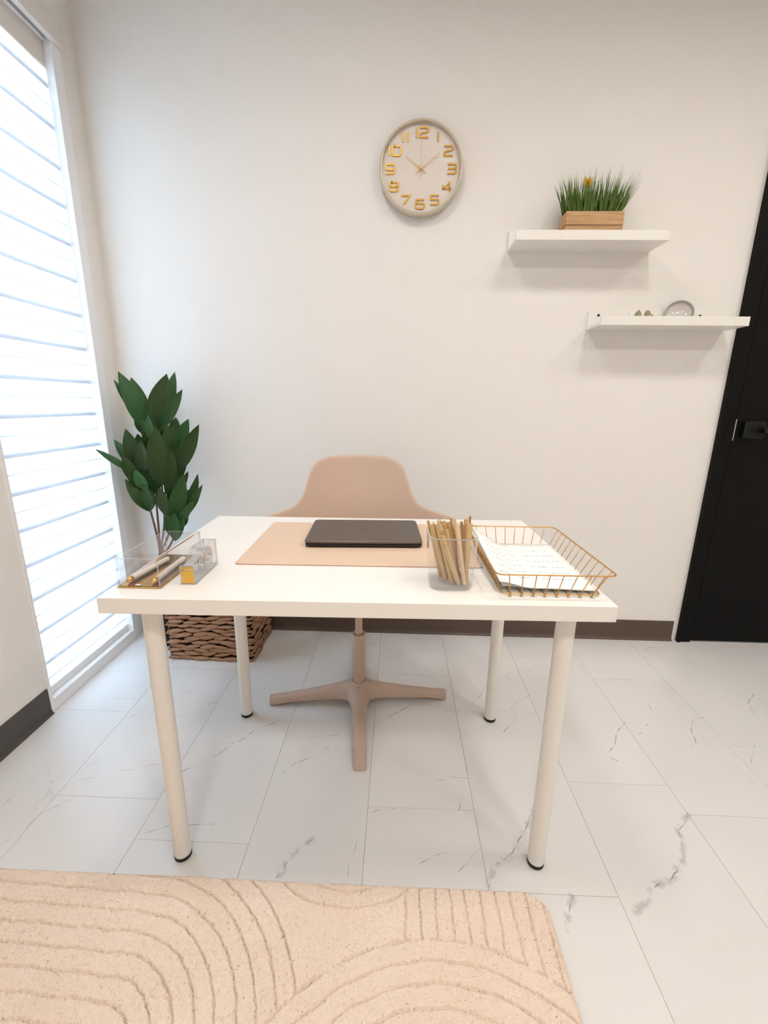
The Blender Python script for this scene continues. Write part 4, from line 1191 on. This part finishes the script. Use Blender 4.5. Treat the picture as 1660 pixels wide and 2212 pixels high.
pebble('flat_stone', (1.541, 1.0655, zl), 0.017, 0.0048, 0.0160, 'flat olive stone lying in front of the right pebble', M['stone'], 9)
pebble('white_pebble', (1.474, 1.078, zl), 0.010, 0.009, 0.0215, 'small white pebble left of the olive ones on the lower ledge', M['tape'], 2)

# ------------------------------------------------------------------ woven basket
bk = tag(empty('woven_basket', (-0.2095, 1.022, 0)), 'brown woven water hyacinth basket on the floor under the desk', 'basket')
BW, BD, BH = 0.186, 0.128, 0.300
bm = bmesh.new()
loft(bm, [[(a, b, 0.006) for a, b in rrect(-BW+0.014, BW-0.014, -BD+0.014, BD-0.014, 0.012, 3)], [(a, b, BH-0.01) for a, b in rrect(-BW+0.006, BW-0.006, -BD+0.006, BD-0.006, 0.012, 3)],
          [(a, b, BH-0.01) for a, b in rrect(-BW+0.016, BW-0.016, -BD+0.016, BD-0.016, 0.012, 3)], [(a, b, 0.016) for a, b in rrect(-BW+0.024, BW-0.024, -BD+0.024, BD-0.024, 0.012, 3)]])
obj('core', bm, M['basket_dark'], bk)
br = random.Random(3)
def spindle_mesh(i):
    bm = bmesh.new(); L_ = 0.5; n = 6; rings = []
    for j in range(n+1):
        t = j/n; s = 0.16 + 0.84*math.sin(math.pi*(0.05+0.90*t))**0.9
        yb = 0.10*math.sin(math.pi*t)*(1 if i % 2 else -0.6)
        rings.append([((t-0.5), s*0.5*math.cos(2*math.pi*k/6)*0.9, s*0.5*math.sin(2*math.pi*k/6) + yb*0.3) for k in range(6)])
    loft(bm, rings)
    me = bpy.data.meshes.new('strand'); bmesh.ops.recalc_face_normals(bm, faces=bm.faces)
    for f in bm.faces: f.smooth = True
    bm.to_mesh(me); bm.free(); me.materials.append(M['strand']); return me
SP = [spindle_mesh(i) for i in range(4)]
def strand(p, ang_z, tilt, ln, th):
    o = bpy.data.objects.new('strand', SP[br.randrange(4)]); col.objects.link(o); o.parent = bk
    o.location = p; o.rotation_euler = (br.uniform(-0.3, 0.3), tilt, ang_z); o.scale = (ln, th*0.8, th)
rows = 15
for r_ in range(rows):
    z = 0.011 + r_*0.0195
    for side in ('front', 'right', 'left', 'back'):
        Ls = 2*BW if side in ('front', 'back') else 2*BD
        n = 6 if side in ('front', 'back') else 4
        if r_ % 2: n += 0
        step = Ls/n
        for i in range(n):
            c = -Ls/2 + step*(i+0.5) + (step*0.45 if r_ % 2 else 0.0) - step*0.22 + br.uniform(-0.006, 0.006)
            c = max(-Ls/2+step*0.42, min(Ls/2-step*0.42, c))
            dz = br.uniform(-0.004, 0.004); out = br.uniform(-0.003, 0.005)
            tl = br.uniform(-0.16, 0.16)
            grow = 1 + 0.035*(z/BH)
            ln = step*br.uniform(1.02, 1.30); th = br.uniform(0.0160, 0.0245)
            ln = min(ln, 2*(Ls/2+0.006-abs(c)))
            if side == 'front': strand((c, (-BD+0.004)*grow-out, z+dz), 0, tl, ln, th)
            elif side == 'back': strand((c, (BD-0.004)*grow+out, z+dz), 0, tl, ln, th)
            elif side == 'right': strand(((BW-0.004)*grow+out, c, z+dz), math.pi/2, tl, ln, th)
            else: strand(((-BW+0.004)*grow-out, c, z+dz), math.pi/2, tl, ln, th)
bm = tube(bmesh.new(), [(a, b, BH-0.004) for a, b in rrect(-BW-0.002, BW+0.002, -BD-0.002, BD+0.002, 0.02, 4)], 0.011, 8, closed=True)
obj('rim_braid', bm, M['strand'], bk, smooth=True)

# ------------------------------------------------------------------ artificial plant in a black pot
PXc, PYc = -0.480, 1.040
pl = tag(empty('potted_plant', (PXc, PYc, 0)), 'tall artificial dracaena with dark green leaves in the corner by the window', 'plant')
bm = lathe(bmesh.new(), [(0.046, 0.0), (0.050, 0.004), (0.062, 0.150), (0.066, 0.152), (0.066, 0.162), (0.060, 0.162), (0.058, 0.135)], 36, cap0=True)
obj('pot', bm, M['pot'], pl, smooth=True, sharp=0.7)
bm = lathe(bmesh.new(), [(0.0585, 0.140), (0.0001, 0.145)], 24); obj('soil', bm, M['soil'], pl)
off = Vector((PXc, PYc, 0))
for i, st in enumerate(STEMS):
    pts = [Vector(p)-off for p in st]
    a = 2*math.pi*i/5; pts += [Vector((0.012*math.cos(a), 0.012*math.sin(a), 0.30)), Vector((0.016*math.cos(a), 0.016*math.sin(a), 0.145))]
    # resample smoothly
    cur = []
    for k2 in range(len(pts)-1):
        p0 = pts[max(k2-1, 0)]; p1 = pts[k2]; p2 = pts[k2+1]; p3 = pts[min(k2+2, len(pts)-1)]
        for s in range(4):
            t = s/4
            cur.append(0.5*((2*p1) + (p2-p0)*t + (2*p0-5*p1+4*p2-p3)*t*t + (3*p1-p0-3*p2+p3)*t*t*t))
    cur.append(pts[-1])
    n = len(cur); obj('stem', tube(bmesh.new(), cur, [0.0032+0.0028*k2/n for k2 in range(n)], 8), M['stem'], pl, smooth=True)
lr = random.Random(21); camp = Vector((0.5855, -0.7615, 1.1083))
for i, (b, tip, wd) in enumerate(LEAVES):
    b = Vector(b); tip = Vector(tip); d = tip-b; L_ = d.length
    b = b - d*0.06; tip = tip + d*0.03; d = tip - b
    view = (camp - (b+tip)/2).normalized()
    side = d.cross(view).normalized()
    nrm = side.cross(d).normalized()
    tw = lr.uniform(-0.45, 0.45)
    side2 = (side*math.cos(tw) + nrm*math.sin(tw)).normalized(); nrm2 = side2.cross(d).normalized()
    if nrm2.dot(view) < 0: nrm2 = -nrm2
    bm = bmesh.new(); uvl = bm.loops.layers.uv.new('UVMap'); uvs = {}
    n = 10; R_ = []; hw_ = wd*0.51/max(0.6, math.cos(tw)); arch = lr.uniform(0.03, 0.07)*L_; fold = lr.uniform(0.10, 0.24)
    curl = lr.uniform(-0.04, 0.04)*L_
    for j in range(n+1):
        t = j/n
        w_ = hw_*(t**0.85)*((1-t)**0.98)/0.283
        w_ = max(w_, 0.0012*(1-t))
        c = b + d*t*1.0 + nrm2*(arch*math.sin(math.pi*t)) + side2*curl*math.sin(math.pi*t)
        row = []
        for q in (-1, -0.5, 0, 0.5, 1):
            p = c + side2*(w_*q) + nrm2*(fold*w_*abs(q)**1.3) + nrm2*0.0015*math.sin(j*1.9+q*3+i)*abs(q)
            p -= off
            v = bm.verts.new(p); uvs[v] = ((q+1)/2, t); row.append(v)
        R_.append(row)
    for j in range(n):
        for k2 in range(4):
            f = bm.faces.new((R_[j][k2], R_[j][k2+1], R_[j+1][k2+1], R_[j+1][k2]))
            for lp in f.loops: lp[uvl].uv = uvs[lp.vert]
    bmesh.ops.remove_doubles(bm, verts=bm.verts, dist=1e-5)
    obj('leaf', bm, M['leaf'], pl, smooth=True)
